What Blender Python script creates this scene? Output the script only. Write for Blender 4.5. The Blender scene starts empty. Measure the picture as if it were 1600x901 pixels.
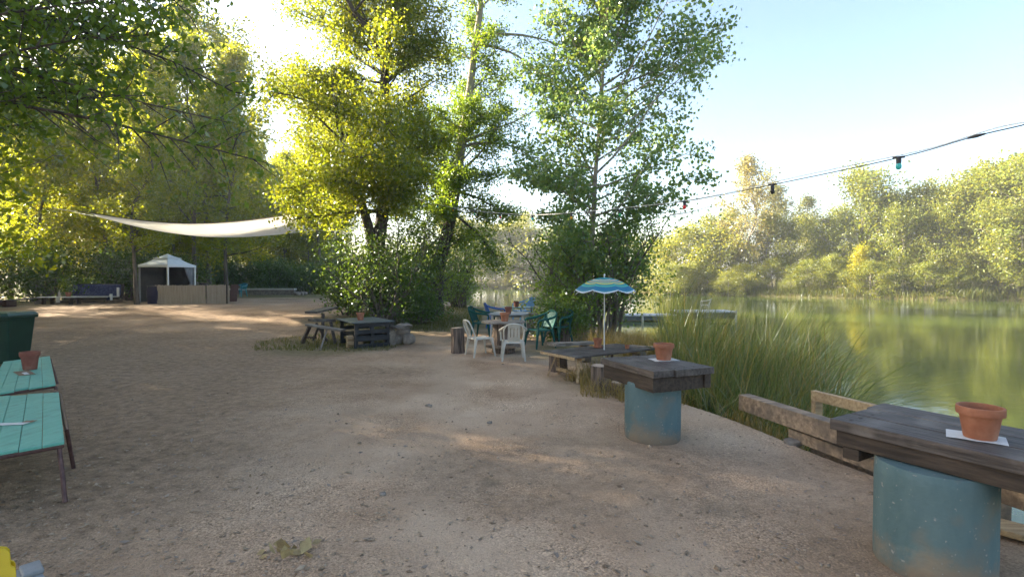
import bpy, bmesh, math, random
import numpy as np
from mathutils import Vector, Matrix, Quaternion
R = math.radians
S = bpy.context.scene
C = S.collection
rnd = random.Random(7)
nrs = np.random.default_rng(11)

# ------------------------------------------------------------------ camera
CAMZ, F, PITCH = 1.75, 800.0, R(1.17)
cp, sp = math.cos(PITCH), math.sin(PITCH)
def ray(u, v):
    a, b = (u-800)/F, (450.5-v)/F
    return Vector((a, cp+b*sp, -sp+b*cp))
def at(u, v, y):                       # point seen at pixel u,v, y metres in front
    d = ray(u, v); return Vector((0, 0, CAMZ)) + d*(y/d.y)
def atz(u, v, z):
    d = ray(u, v); return Vector((0, 0, CAMZ)) + d*((z-CAMZ)/d.z)
def ss(a, b, x):
    t = min(1, max(0, (x-a)/(b-a))); return t*t*(3-2*t)
def rise(x, y):
    return 0.42*ss(13, 27, y)*ss(1.0, -7, x)
def gnd(u, v):
    z = 0.0
    for _ in range(30):
        p = atz(u, v, z); z = 0.5*z+0.5*rise(p.x, p.y)
    return Vector((p.x, p.y, rise(p.x, p.y)))
def on(x, y): return Vector((x, y, rise(x, y)))

# ------------------------------------------------------------------ materials
def nodes(m):
    m.use_nodes = True
    nt = m.node_tree
    return nt, nt.nodes, nt.links, nt.nodes['Principled BSDF']
def M(name, c1, c2=None, sc=(8, 8, 8), rough=.7, bump=.0, bsc=None, spots=None, metal=0, detail=6, spec=.3, contrast=(.35, .65), trans=0):
    m = bpy.data.materials.new(name); nt, N, L, b = nodes(m)
    b.inputs['Roughness'].default_value = rough; b.inputs['Metallic'].default_value = metal
    b.inputs['Specular IOR Level'].default_value = spec
    tc = N.new('ShaderNodeTexCoord'); mp = N.new('ShaderNodeMapping'); mp.inputs['Scale'].default_value = sc
    L.new(tc.outputs['Object'], mp.inputs[0])
    nz = N.new('ShaderNodeTexNoise'); nz.inputs['Scale'].default_value = 1; nz.inputs['Detail'].default_value = detail
    nz.inputs['Roughness'].default_value = .65
    L.new(mp.outputs[0], nz.inputs[0])
    cr = N.new('ShaderNodeValToRGB'); e = cr.color_ramp.elements
    e[0].position, e[1].position = contrast
    e[0].color = (*c1, 1); e[1].color = (*(c2 or c1), 1)
    L.new(nz.outputs[0], cr.inputs[0]); col = cr.outputs[0]
    if spots:                          # worn or stained patches with a shape of their own
        sc2, c3, lo, hi = spots
        n2 = N.new('ShaderNodeTexNoise'); n2.inputs['Scale'].default_value = sc2; n2.inputs['Detail'].default_value = 5
        L.new(tc.outputs['Object'], n2.inputs[0])
        mr = N.new('ShaderNodeMapRange'); mr.inputs[1].default_value = lo; mr.inputs[2].default_value = hi
        L.new(n2.outputs[0], mr.inputs[0])
        mx = N.new('ShaderNodeMix'); mx.data_type = 'RGBA'; mx.inputs[7].default_value = (*c3, 1)
        L.new(mr.outputs[0], mx.inputs[0]); L.new(col, mx.inputs[6]); col = mx.outputs[2]
    L.new(col, b.inputs['Base Color'])
    if bump:
        bp = N.new('ShaderNodeBump'); bp.inputs['Strength'].default_value = bump; bp.inputs['Distance'].default_value = .01
        if bsc:
            mp2 = N.new('ShaderNodeMapping'); mp2.inputs['Scale'].default_value = bsc; L.new(tc.outputs['Object'], mp2.inputs[0])
            nz2 = N.new('ShaderNodeTexNoise'); nz2.inputs['Scale'].default_value = 1; nz2.inputs['Detail'].default_value = 6
            L.new(mp2.outputs[0], nz2.inputs[0]); L.new(nz2.outputs[0], bp.inputs['Height'])
        else: L.new(nz.outputs[0], bp.inputs['Height'])
        L.new(bp.outputs[0], b.inputs['Normal'])
    if trans:
        tr = N.new('ShaderNodeBsdfTranslucent'); L.new(col, tr.inputs[0])
        ms = N.new('ShaderNodeMixShader'); ms.inputs[0].default_value = trans
        out = [n for n in N if n.type == 'OUTPUT_MATERIAL'][0]
        L.new(b.outputs[0], ms.inputs[1]); L.new(tr.outputs[0], ms.inputs[2]); L.new(ms.outputs[0], out.inputs[0])
    return m
def leafmat(name, cols, trans=.5, tcol=1.6, warm=(1.25, 1.0, .45)):
    m = bpy.data.materials.new(name); m.use_nodes = True
    N, L = m.node_tree.nodes, m.node_tree.links; N.clear()
    g = N.new('ShaderNodeNewGeometry'); oi = N.new('ShaderNodeObjectInfo')
    ad = N.new('ShaderNodeMath'); ad.operation = 'MULTIPLY_ADD'; ad.inputs[1].default_value = .72
    L.new(g.outputs['Random Per Island'], ad.inputs[0])
    ml = N.new('ShaderNodeMath'); ml.operation = 'MULTIPLY'; ml.inputs[1].default_value = .28; L.new(oi.outputs['Random'], ml.inputs[0])
    L.new(ml.outputs[0], ad.inputs[2])
    cr = N.new('ShaderNodeValToRGB'); e = cr.color_ramp.elements
    while len(e) < len(cols): e.new(.5)
    for i, c in enumerate(cols): e[i].position = i/(len(cols)-1); e[i].color = (*c, 1)
    L.new(ad.outputs[0], cr.inputs[0])
    d = N.new('ShaderNodeBsdfDiffuse'); L.new(cr.outputs[0], d.inputs[0])
    t = N.new('ShaderNodeBsdfTranslucent')
    mx = N.new('ShaderNodeMix'); mx.data_type = 'RGBA'; mx.blend_type = 'MULTIPLY'; mx.inputs[0].default_value = 1
    L.new(cr.outputs[0], mx.inputs[6]); mx.inputs[7].default_value = (tcol*warm[0], tcol*warm[1], tcol*warm[2], 1)
    L.new(mx.outputs[2], t.inputs[0])
    ms = N.new('ShaderNodeMixShader'); ms.inputs[0].default_value = trans
    L.new(d.outputs[0], ms.inputs[1]); L.new(t.outputs[0], ms.inputs[2])
    gl = N.new('ShaderNodeBsdfGlossy'); gl.inputs['Roughness'].default_value = .45; gl.inputs[0].default_value = (.9, .95, 1, 1)
    fr = N.new('ShaderNodeFresnel'); fr.inputs[0].default_value = 1.4
    fm = N.new('ShaderNodeMath'); fm.operation = 'MULTIPLY'; fm.inputs[1].default_value = .10; L.new(fr.outputs[0], fm.inputs[0])
    m2 = N.new('ShaderNodeMixShader'); L.new(fm.outputs[0], m2.inputs[0])
    L.new(ms.outputs[0], m2.inputs[1]); L.new(gl.outputs[0], m2.inputs[2])
    o = N.new('ShaderNodeOutputMaterial'); L.new(m2.outputs[0], o.inputs[0])
    return m

MAT = dict(
    darkwood=M('dark_wood', (.026, .021, .018), (.115, .094, .082), (2.5, 38, 38), .62, .7, spec=.25, spots=(5, (.17, .145, .125), .5, .78), contrast=(.3, .7)),
    darkwood2=M('dark_beam_wood', (.024, .017, .012), (.065, .046, .033), (4, 30, 30), .7, .5),
    greywood=M('grey_wood', (.10, .085, .07), (.26, .225, .19), (3, 30, 30), .8, .5, spots=(6, (.09, .07, .05), .5, .75)),
    palewood=M('pale_wood', (.26, .17, .09), (.5, .36, .2), (3, 26, 26), .7, .35, spots=(4, (.2, .13, .08), .5, .75)),
    timber=M('timber', (.15, .105, .07), (.36, .26, .17), (3, 22, 22), .8, .5, spots=(5, (.11, .085, .065), .42, .7)),
    bark=M('bark', (.022, .018, .014), (.11, .088, .068), (14, 14, 2.2), .9, 1.0, contrast=(.38, .62)),
    barkpale=M('pale_bark', (.16, .14, .115), (.38, .34, .28), (9, 9, 2), .9, .8),
    barkfar=M('slim_bark', (.06, .05, .038), (.17, .14, .11), (6, 6, 1), .9, .5),
    stumpbark=M('stump_bark', (.035, .026, .02), (.20, .145, .11), (22, 22, 2.2), .9, 1.0),
    cutwood=M('cut_wood', (.24, .18, .13), (.42, .33, .25), (14, 14, 14), .85, .3, spots=(7, (.16, .12, .09), .45, .7)),
    blue=M('blue_concrete', (.066, .115, .122), (.10, .152, .155), (3.5, 3.5, 1.2), .8, .5, bsc=(26, 26, 26), spots=(2.6, (.17, .145, .105), .5, .68)),
    teal=M('teal_paint', (.085, .285, .215), (.13, .37, .285), (30, 2, 30), .55, .3, spots=(9, (.08, .22, .17), .55, .8)),
    tealedge=M('plank_edge', (.3, .2, .12), (.42, .3, .19), (5, 20, 20), .8),
    tube=M('brown_tube', (.06, .03, .028), (.11, .06, .052), (20, 20, 20), .45, .1, metal=.3),
    terra=M('terracotta', (.25, .092, .048), (.33, .138, .078), (9, 9, 9), .85, .2, bsc=(60, 60, 60), spots=(7, (.40, .22, .14), .58, .82)),
    terra2=M('dusty_terracotta', (.15, .052, .035), (.22, .08, .055), (9, 9, 9), .9, .2, bsc=(60, 60, 60), spots=(6, (.26, .16, .12), .55, .8)),
    soil=M('potting_soil', (.05, .035, .022), (.1, .075, .05), (40, 40, 40), .95, .8),
    paper=M('paper', (.5, .49, .47), (.56, .55, .53), (5, 5, 5), .6),
    card=M('brown_card', (.17, .11, .06), (.22, .15, .09), (9, 9, 9), .8),
    bin=M('bin_green', (.004, .026, .015), (.006, .034, .02), (4, 4, 4), .42, .1, bsc=(60, 60, 60)),
    binlid=M('bin_lid', (.012, .045, .032), (.018, .06, .044), (4, 4, 4), .4),
    wplastic=M('white_plastic', (.42, .395, .34), (.52, .49, .43), (5, 5, 5), .45, spots=(6, (.33, .30, .23), .5, .8)),
    gplastic=M('green_plastic', (.008, .058, .05), (.013, .08, .066), (5, 5, 5), .6, spec=.12),
    bplastic=M('blue_plastic', (.03, .10, .36), (.05, .15, .45), (5, 5, 5), .4),
    cyplastic=M('light_blue_plastic', (.16, .36, .62), (.24, .45, .7), (5, 5, 5), .4),
    tealplastic=M('teal_plastic', (.02, .19, .24), (.03, .25, .30), (5, 5, 5), .4),
    yplastic=M('yellow_plastic', (.5, .33, .008), (.56, .38, .012), (5, 5, 5), .4),
    greyplastic=M('grey_plastic', (.19, .195, .195), (.24, .245, .24), (7, 7, 7), .6, spots=(8, (.27, .28, .28), .55, .8)),
    black=M('black_rubber', (.012, .012, .012), (.025, .025, .025), (9, 9, 9), .5),
    sail=M('sail_cloth', (.84, .82, .76), (.88, .86, .81), (.6, .6, .6), .85, trans=.6),
    tent=M('tent_cloth', (.76, .78, .8), (.84, .86, .88), (2, 2, 2), .8, trans=.15),
    tentdark=M('tent_mesh', (.012, .014, .013), (.025, .028, .025), (4, 4, 4), .9),
    curtain=M('tent_curtain', (.16, .165, .175), (.24, .245, .255), (30, 30, 2), .9),
    wmetal=M('white_metal', (.7, .7, .7), (.78, .78, .78), (6, 6, 6), .4, metal=.1),
    sofa=M('navy_fabric', (.035, .04, .11), (.09, .10, .20), (14, 14, 14), .95, contrast=(.45, .6)),
    navy=M('navy_cloth', (.006, .006, .03), (.01, .01, .04), (6, 6, 6), .9),
    bamboo=M('bamboo_screen', (.30, .25, .195), (.47, .41, .335), (40, 40, 1), .8, .4),
    cable=M('cable', (.02, .02, .022), (.035, .035, .04), (6, 6, 6), .5),
    rope=M('rope', (.6, .58, .52), (.7, .68, .62), (30, 30, 30), .9),
    stone=M('stone', (.12, .10, .08), (.26, .22, .18), (6, 6, 6), .9, .6),
    concrete=M('concrete', (.4, .4, .39), (.58, .58, .57), (4, 4, 4), .85, .3),
    tabletop=M('grey_tabletop', (.17, .18, .18), (.23, .24, .24), (6, 6, 6), .5, spots=(5, (.13, .135, .13), .5, .8)),
    tealtop=M('sea_green_tabletop', (.08, .17, .16), (.11, .21, .20), (6, 6, 6), .5),
    pallet=M('black_pallet', (.008, .009, .010), (.024, .025, .027), (3, 26, 26), .65, .3),
    slate=M('dark_grey_tabletop', (.05, .062, .066), (.10, .118, .122), (3, 20, 20), .5, .2),
    cushion=M('cream_cushion', (.6, .42, .26), (.68, .5, .33), (12, 12, 12), .95),
    pole=M('parasol_pole', (.5, .49, .47), (.62, .61, .58), (9, 9, 9), .5),
    red=M('red_glass', (.6, .02, .02), rough=.15), aqua=M('aqua_glass', (.05, .42, .40), rough=.15),
    green=M('green_glass', (.04, .3, .1), rough=.15), amber=M('amber_glass', (.6, .3, .02), rough=.15),
    leafdry=M('dry_leaf', (.24, .17, .09), (.42, .33, .15), (14, 14, 14), .8, .3, trans=.15),
)
LEAF = dict(
    b=leafmat('leaves_ash', [(0.0708, 0.118, 0.0118), (0.118, 0.1711, 0.0153), (0.1947, 0.2183, 0.0177)], .62, 2.0),
    c=leafmat('leaves_leaning_tree', [(0.0649, 0.1298, 0.0142), (0.1062, 0.177, 0.0189), (0.1652, 0.2183, 0.0212)], .6, 1.9),
    d=leafmat('leaves_poplar', [(0.0864, 0.1584, 0.0605), (0.1224, 0.2087, 0.0792), (0.1728, 0.2447, 0.0792), (0.2303, 0.2591, 0.0648)], .52, 1.6, (1.1, 1, .55)),
    a=leafmat('leaves_overhang', [(0.0637, 0.1211, 0.0229), (0.0956, 0.1657, 0.0281), (0.1466, 0.2039, 0.0319)], .55, 1.9),
    wood=leafmat('leaves_wood', [(0.0944, 0.1475, 0.013), (0.1475, 0.2006, 0.0153), (0.2242, 0.2419, 0.0189)], .64, 2.0),
    bush=leafmat('leaves_bush', [(0.0493, 0.1058, 0.0212), (0.0741, 0.1412, 0.0282), (0.1147, 0.1764, 0.0317)], .42, 1.6),
    bush2=leafmat('leaves_light_bush', [(0.0796, 0.1513, 0.0319), (0.1195, 0.2071, 0.0414), (0.1752, 0.2549, 0.051)], .5, 1.8),
    far=leafmat('leaves_far', [(.13, .172, .03), (.17, .21, .037), (.22, .24, .046)], .5, 1.7),
    farpale=leafmat('leaves_far_pale', [(.18, .19, .08), (.22, .22, .095), (.27, .25, .11)], .5, 1.5),
    fargrey=leafmat('leaves_far_grey', [(.09, .12, .05), (.12, .15, .065), (.16, .18, .08)], .46, 1.5),
    yellow=leafmat('leaves_yellow', [(.22, .26, .012), (.28, .30, .015), (.34, .33, .02)], .55, 1.6),
    reed=leafmat('reed_blades', [(.06, .095, .032), (.09, .135, .042), (.14, .17, .055), (.19, .19, .075), (.36, .30, .15)], .42, 1.6),
    drygrass=leafmat('dry_grass', [(.13, .12, .04), (.22, .18, .07), (.3, .24, .10)], .4, 1.4),
    grass=leafmat('grass_blades', [(.055, .08, .016), (.09, .11, .022), (.14, .13, .04)], .45, 1.6),
    litter=leafmat('litter_leaves', [(.10, .065, .04), (.18, .12, .068), (.29, .21, .12)], .1, 1.0),
    pebble=leafmat('pebbles', [(.14, .10, .07), (.26, .19, .13), (.35, .265, .185), (.48, .385, .29)], 0, 1),
)

nt = MAT['blue'].node_tree; N, L = nt.nodes, nt.links; b = N['Principled BSDF']
src = b.inputs['Base Color'].links[0].from_socket
tc = N.new('ShaderNodeTexCoord'); sx_ = N.new('ShaderNodeSeparateXYZ'); L.new(tc.outputs['Object'], sx_.inputs[0])
nz = N.new('ShaderNodeTexNoise'); nz.inputs['Scale'].default_value = 5; nz.inputs['Detail'].default_value = 7; nz.inputs['Roughness'].default_value = .7; L.new(tc.outputs['Object'], nz.inputs[0])
ma = N.new('ShaderNodeMath'); ma.operation = 'MULTIPLY_ADD'; ma.inputs[1].default_value = -1.5; L.new(sx_.outputs[2], ma.inputs[0]); L.new(nz.outputs[0], ma.inputs[2])
mr = N.new('ShaderNodeMapRange'); mr.inputs[1].default_value = .20; mr.inputs[2].default_value = .52; mr.inputs[4].default_value = .85; L.new(ma.outputs[0], mr.inputs[0])
mx = N.new('ShaderNodeMix'); mx.data_type = 'RGBA'; mx.inputs[7].default_value = (.21, .16, .11, 1); L.new(mr.outputs[0], mx.inputs[0]); L.new(src, mx.inputs[6])
n3 = N.new('ShaderNodeTexNoise'); n3.inputs['Scale'].default_value = 34; n3.inputs['Detail'].default_value = 3; L.new(tc.outputs['Object'], n3.inputs[0])
m3 = N.new('ShaderNodeMapRange'); m3.inputs[1].default_value = .66; m3.inputs[2].default_value = .72; L.new(n3.outputs[0], m3.inputs[0])
x3 = N.new('ShaderNodeMix'); x3.data_type = 'RGBA'; x3.inputs[7].default_value = (.24, .24, .225, 1); L.new(m3.outputs[0], x3.inputs[0]); L.new(mx.outputs[2], x3.inputs[6])
L.new(x3.outputs[2], b.inputs['Base Color'])
MAT['bark_c'] = M('mottled_bark', (.022, .018, .014), (.11, .088, .068), (14, 14, 2.2), .9, 1.0, contrast=(.38, .62))
nt = MAT['bark_c'].node_tree; N, L = nt.nodes, nt.links; b = N['Principled BSDF']; src = b.inputs['Base Color'].links[0].from_socket
tc = N.new('ShaderNodeTexCoord'); sx_ = N.new('ShaderNodeSeparateXYZ'); L.new(tc.outputs['Object'], sx_.inputs[0])
nz = N.new('ShaderNodeTexNoise'); nz.inputs['Scale'].default_value = 1.6; nz.inputs['Detail'].default_value = 6; L.new(tc.outputs['Object'], nz.inputs[0])
ma = N.new('ShaderNodeMath'); ma.operation = 'MULTIPLY_ADD'; ma.inputs[1].default_value = 5; L.new(nz.outputs[0], ma.inputs[0]); L.new(sx_.outputs[2], ma.inputs[2])
mr = N.new('ShaderNodeMapRange'); mr.inputs[1].default_value = 7.5; mr.inputs[2].default_value = 10.5; mr.inputs[4].default_value = .85; L.new(ma.outputs[0], mr.inputs[0])
mx = N.new('ShaderNodeMix'); mx.data_type = 'RGBA'; mx.inputs[7].default_value = (.30, .27, .22, 1); L.new(mr.outputs[0], mx.inputs[0]); L.new(src, mx.inputs[6]); L.new(mx.outputs[2], b.inputs['Base Color'])
# ------------------------------------------------------------------ mesh helpers
def link(name, me, mat=None, parent=None, smooth=False):
    o = bpy.data.objects.new(name, me); C.objects.link(o)
    if mat: me.materials.append(mat)
    if parent: o.parent = parent
    if smooth: me.polygons.foreach_set('use_smooth', [True]*len(me.polygons))
    return o
def fast(name, V, Fc, mat, parent=None, smooth=False):
    V = np.asarray(V, np.float32); Fc = np.asarray(Fc, np.int32)
    me = bpy.data.meshes.new(name); n, k = Fc.shape
    me.vertices.add(len(V)); me.vertices.foreach_set('co', V.ravel())
    me.loops.add(n*k); me.loops.foreach_set('vertex_index', Fc.ravel())
    me.polygons.add(n); me.polygons.foreach_set('loop_start', np.arange(0, n*k, k, dtype=np.int32))
    me.update(calc_edges=True)
    return link(name, me, mat, parent, smooth)
class MB:
    def __init__(s): s.v, s.f = [], []
    def add(s, vs, fs):
        n = len(s.v); s.v += [tuple(v) for v in vs]; s.f += [tuple(i+n for i in f) for f in fs]; return s
    def box(s, c, d, rot=None):
        x, y, z = d[0]/2, d[1]/2, d[2]/2
        vs = [Vector(p) for p in ((-x,-y,-z),(x,-y,-z),(x,y,-z),(-x,y,-z),(-x,-y,z),(x,-y,z),(x,y,z),(-x,y,z))]
        if rot is not None: vs = [rot @ v for v in vs]
        c = Vector(c)
        return s.add([v+c for v in vs], [(0,3,2,1),(4,5,6,7),(0,1,5,4),(1,2,6,5),(2,3,7,6),(3,0,4,7)])
    def beam(s, a, b, w, h):           # box from a to b
        a, b = Vector(a), Vector(b); d = b-a
        q = d.to_track_quat('X', 'Z').to_matrix()
        return s.box((a+b)/2, (d.length, w, h), q)
    def hexa(s, bot, top):
        return s.add(list(bot)+list(top), [(3,2,1,0),(4,5,6,7),(0,1,5,4),(1,2,6,5),(2,3,7,6),(3,0,4,7)])
    def tube(s, pts, rad, seg=8, cap=True):
        pts = [Vector(p) for p in pts]; n = len(pts)
        if not hasattr(rad, '__len__'): rad = [rad]*n
        up = None; rings = []
        for i, p in enumerate(pts):
            t = (pts[min(i+1, n-1)]-pts[max(i-1, 0)]).normalized()
            if up is None: up = Vector((0, 0, 1)) if abs(t.z) < .9 else Vector((1, 0, 0))
            x = up.cross(t).normalized(); y = t.cross(x); up = y
            rings.append([p+(x*math.cos(2*math.pi*k/seg)+y*math.sin(2*math.pi*k/seg))*rad[i] for k in range(seg)])
        vs = [v for r in rings for v in r]; fs = []
        for i in range(n-1):
            for k in range(seg):
                a, b = i*seg+k, i*seg+(k+1) % seg; fs.append((a, b, b+seg, a+seg))
        if cap: fs.append(tuple(range(seg-1, -1, -1))); fs.append(tuple((n-1)*seg+k for k in range(seg)))
        return s.add(vs, fs)
    def lathe(s, prof, seg=28, c=(0, 0, 0), wob=None):
        vs = []; n = len(prof)
        for r, z in prof:
            for k in range(seg):
                a = 2*math.pi*k/seg; rr = r*(wob[k] if wob else 1)
                vs.append((c[0]+rr*math.cos(a), c[1]+rr*math.sin(a), c[2]+z))
        fs = [(i*seg+k, i*seg+(k+1) % seg, (i+1)*seg+(k+1) % seg, (i+1)*seg+k) for i in range(n-1) for k in range(seg)]
        if prof[0][0] > 1e-4: fs.append(tuple(range(seg-1, -1, -1)))
        if prof[-1][0] > 1e-4: fs.append(tuple((n-1)*seg+k for k in range(seg)))
        return s.add(vs, fs)
    def blob(s, c, d, rs, seg=10, rot=0):
        vs, fs = [], []; rows = 7
        ph = [rs.uniform(0, 6.3) for _ in range(4)]
        for i in range(rows+1):
            th = math.pi*i/rows
            for k in range(seg):
                a = 2*math.pi*k/seg
                w = 1+.13*math.sin(2*a+ph[0]+th)+.09*math.sin(3*a+ph[1]-2*th)+.06*math.sin(5*th+ph[2])
                q = .75
                fx = math.copysign(abs(math.cos(a))**q, math.cos(a)); fy = math.copysign(abs(math.sin(a))**q, math.sin(a))
                st = math.sin(th)**.7
                x, y, z = fx*st*w*d[0]/2, fy*st*w*d[1]/2, math.copysign(abs(math.cos(th))**.8, math.cos(th))*d[2]/2*(1+.1*math.sin(a+ph[3]))
                cr, sr = math.cos(rot), math.sin(rot)
                vs.append((c[0]+x*cr-y*sr, c[1]+x*sr+y*cr, c[2]+z))
        for i in range(rows):
            for k in range(seg):
                fs.append((i*seg+k, (i+1)*seg+k, (i+1)*seg+(k+1) % seg, i*seg+(k+1) % seg))
        return s.add(vs, fs)
    def build(s, name, mat, parent=None, smooth=False, bevel=0, thick=0):
        me = bpy.data.meshes.new(name); me.from_pydata(s.v, [], s.f); me.update()
        o = link(name, me, mat, parent, smooth)
        if smooth: me.set_sharp_from_angle(angle=R(45))
        if thick:
            m = o.modifiers.new('solidify', 'SOLIDIFY'); m.thickness = thick
        if bevel:
            m = o.modifiers.new('bevel', 'BEVEL'); m.width = bevel; m.segments = 2; m.limit_method = 'ANGLE'
        return o
def tag(o, label, cat, group=None, kind=None):
    o['label'] = label
    if cat: o['category'] = cat
    if group: o['group'] = group
    if kind: o['kind'] = kind
    return o
def thing(name, label, cat, loc=(0, 0, 0), rz=0, group=None):
    o = bpy.data.objects.new(name, None); C.objects.link(o); o.empty_display_size = .1
    o.location = loc; o.rotation_euler = (0, 0, rz)
    return tag(o, label, cat, group)
KIDS = {}
def dup(root, loc, rz=0, sc=None, label=None, group=None):
    r = root.copy(); C.objects.link(r); r.location = loc; r.rotation_euler = (0, 0, rz)
    if sc is not None: r.scale = sc if hasattr(sc, '__len__') else (sc,)*3
    if label: r['label'] = label
    if group: r['group'] = group
    kids = KIDS.setdefault(root.name, list(root.children))
    for ch in kids:
        c = ch.copy(); C.objects.link(c); c.parent = r
        for g in KIDS.setdefault(ch.name, list(ch.children)):
            d = g.copy(); C.objects.link(d); d.parent = c
    return r

# ------------------------------------------------------------------ setting: shoreline, ground, water
LAKE = [(4.6,-30),(4.5,-5),(4.25,1.5),(4.0,3.6),(3.68,4.8),(3.42,5.7),(3.1,6.6),(2.75,7.4),(2.95,8.6),(3.5,10),(4.0,12),(4.2,15),(3.9,18),
        (3.2,21),(2.0,25),(0,28.5),(-2.5,30.5),(-5,33),(-8,39),(-11,48),(-14,62),(-22,104),
        (-5,104),(6,99),(14,86),(20,67),(30,61),(34,56),(41,50.5),(48,48),(58,42),(70,30),(78,0),(72,-30)]
def lake_sd(X, Y):                      # signed distance to the shore, negative in the lake
    P = np.array(LAKE); Q = np.roll(P, -1, 0)
    best = np.full(X.shape, 1e9); inside = np.zeros(X.shape, bool)
    for (ax, ay), (bx, by) in zip(P, Q):
        dx, dy = bx-ax, by-ay
        t = np.clip(((X-ax)*dx+(Y-ay)*dy)/(dx*dx+dy*dy), 0, 1)
        best = np.minimum(best, np.hypot(X-ax-t*dx, Y-ay-t*dy))
        c = (ay > Y) != (by > Y)
        with np.errstate(divide='ignore', invalid='ignore'):
            inside ^= c & (X < (bx-ax)*(Y-ay)/(by-ay)+ax)
    return np.where(inside, -best, best)
WZ = -0.45
def nss(a, b, x):
    t = np.clip((x-a)/(b-a), 0, 1); return t*t*(3-2*t)
def wob(X, Y, s, seed):
    r = np.random.default_rng(seed); o = np.zeros(X.shape)
    for k in range(7):
        a = r.uniform(0, 6.28); f = s*r.uniform(.5, 2.2); o += np.sin((X*math.cos(a)+Y*math.sin(a))*f+r.uniform(0, 6.28))
    return o/7
def ground_z(X, Y):
    sd = lake_sd(X, Y)+.12*wob(X, Y, 1.6, 5)*nss(2, 6, Y)+1.3*wob(X, Y, .55, 15)*nss(38, 46, Y)
    land = .42*nss(13, 27, Y)*(1-nss(-7, 1, X))
    land = np.where((Y > 42) | (X > 20), .25+.5*nss(1, 9, sd)+1.2*nss(8, 60, sd), land) if False else land
    far = nss(38, 46, Y)*nss(-24, -10, X+.0*Y)+nss(20, 25, X); far = np.clip(far, 0, 1)
    land = land*(1-far)+far*(-.05+.55*nss(1, 6, sd)+1.0*nss(8, 60, sd))
    w = np.where(far > .5, .8, .55)
    up = nss(0, 1, sd/w)
    z = WZ-.02+(land-WZ+.02)*up
    z = np.where(sd < 0, WZ-.02+np.maximum(-1.6, sd*.7), z)
    amp = np.clip(nss(0, 1.2, sd), 0, 1)
    z = z+amp*(.024*wob(X, Y, 1.3, 1)+.011*wob(X, Y, 4.5, 2)+.004*wob(X, Y, 13, 3))
    return z
def axis(lo, hi, fine_lo, fine_hi, step, grow=1.13):
    a = list(np.arange(fine_lo, fine_hi, step)); s = step
    while a[-1] < hi: s *= grow; a.append(a[-1]+s)
    s = step; 
    while a[0] > lo: s *= grow; a.insert(0, a[0]-s)
    return np.array(a)
gx = axis(-500, 500, -5, 5, .055, 1.035); gy = axis(-60, 600, 1.2, 9, .05, 1.03)
GX, GY = np.meshgrid(gx, gy); GZ = ground_z(GX, GY)
V = np.stack([GX.ravel(), GY.ravel(), GZ.ravel()], 1)
ny, nx = GX.shape; I = np.arange(ny*nx).reshape(ny, nx)
FQ = np.stack([I[:-1, :-1].ravel(), I[:-1, 1:].ravel(), I[1:, 1:].ravel(), I[1:, :-1].ravel()], 1)

gm = bpy.data.materials.new('gravel_ground'); nt, N, L, b = nodes(gm)
b.inputs['Roughness'].default_value = .95; b.inputs['Specular IOR Level'].default_value = .15
geo = N.new('ShaderNodeNewGeometry')
def noise(scale, detail=6, rough=.6, vec=None):
    n = N.new('ShaderNodeTexNoise'); n.inputs['Scale'].default_value = scale; n.inputs['Detail'].default_value = detail; n.inputs['Roughness'].default_value = rough
    L.new(vec or geo.outputs['Position'], n.inputs[0]); return n.outputs[0]
def ramp(f, stops):
    c = N.new('ShaderNodeValToRGB'); e = c.color_ramp.elements
    while len(e) < len(stops): e.new(.5)
    for i, (p, col) in enumerate(stops): e[i].position = p; e[i].color = (*col, 1)
    L.new(f, c.inputs[0]); return c.outputs[0]
def mix(f, a, c, blend='MIX'):
    m = N.new('ShaderNodeMix'); m.data_type = 'RGBA'; m.blend_type = blend
    if isinstance(f, float): m.inputs[0].default_value = f
    else: L.new(f, m.inputs[0])
    for s_, x in ((6, a), (7, c)):
        if isinstance(x, tuple): m.inputs[s_].default_value = (*x, 1)
        else: L.new(x, m.inputs[s_])
    return m.outputs[2]
def attr(name):
    a = N.new('ShaderNodeAttribute'); a.attribute_name = name; return a.outputs['Fac']
base = ramp(noise(.55, 8, .6), [(.34, (.29, .19, .118)), (.5, (.43, .302, .20)), (.66, (.53, .395, .275))])
speck = ramp(noise(60, 4, .7), [(.30, (.5, .48, .45)), (.5, (.97, .97, .97)), (.72, (1.5, 1.48, 1.44))])
tr_ = N.new('ShaderNodeMapRange'); tr_.inputs[1].default_value = .42; tr_.inputs[2].default_value = .6; tr_.inputs[3].default_value = .25; tr_.inputs[4].default_value = .95
L.new(noise(.9, 5, .6), tr_.inputs[0]); rg = tr_.outputs[0]
col = mix(rg, base, speck, 'MULTIPLY')
vor = N.new('ShaderNodeTexVoronoi'); vor.inputs['Scale'].default_value = 80; L.new(geo.outputs['Position'], vor.inputs[0])
vcol = N.new('ShaderNodeSeparateColor'); L.new(vor.outputs['Color'], vcol.inputs[0])
col = mix(rg, col, ramp(vcol.outputs[0], [(0, (.66, .64, .62)), (.6, (1, 1, 1)), (1, (1.38, 1.35, 1.32))]), 'MULTIPLY')
col = mix(attr('track'), col, mix(.35, mix(.5, base, (.44, .335, .235)), speck, 'MULTIPLY'))
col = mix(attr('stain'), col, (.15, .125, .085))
col = mix(attr('litter'), col, mix(.6, ramp(noise(7, 6, .75), [(.35, (.115, .076, .047)), (.6, (.29, .20, .128))]), speck, 'MULTIPLY'))
gcol = ramp(noise(2.5, 8, .7), [(.3, (.06, .072, .024)), (.5, (.115, .11, .042)), (.7, (.2, .165, .078))])
gcol = mix(.7, gcol, ramp(noise(30, 4, .7), [(.3, (.4, .4, .4)), (.7, (1.5, 1.5, 1.4))]), 'MULTIPLY')
col = mix(attr('grass'), col, gcol)
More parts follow.
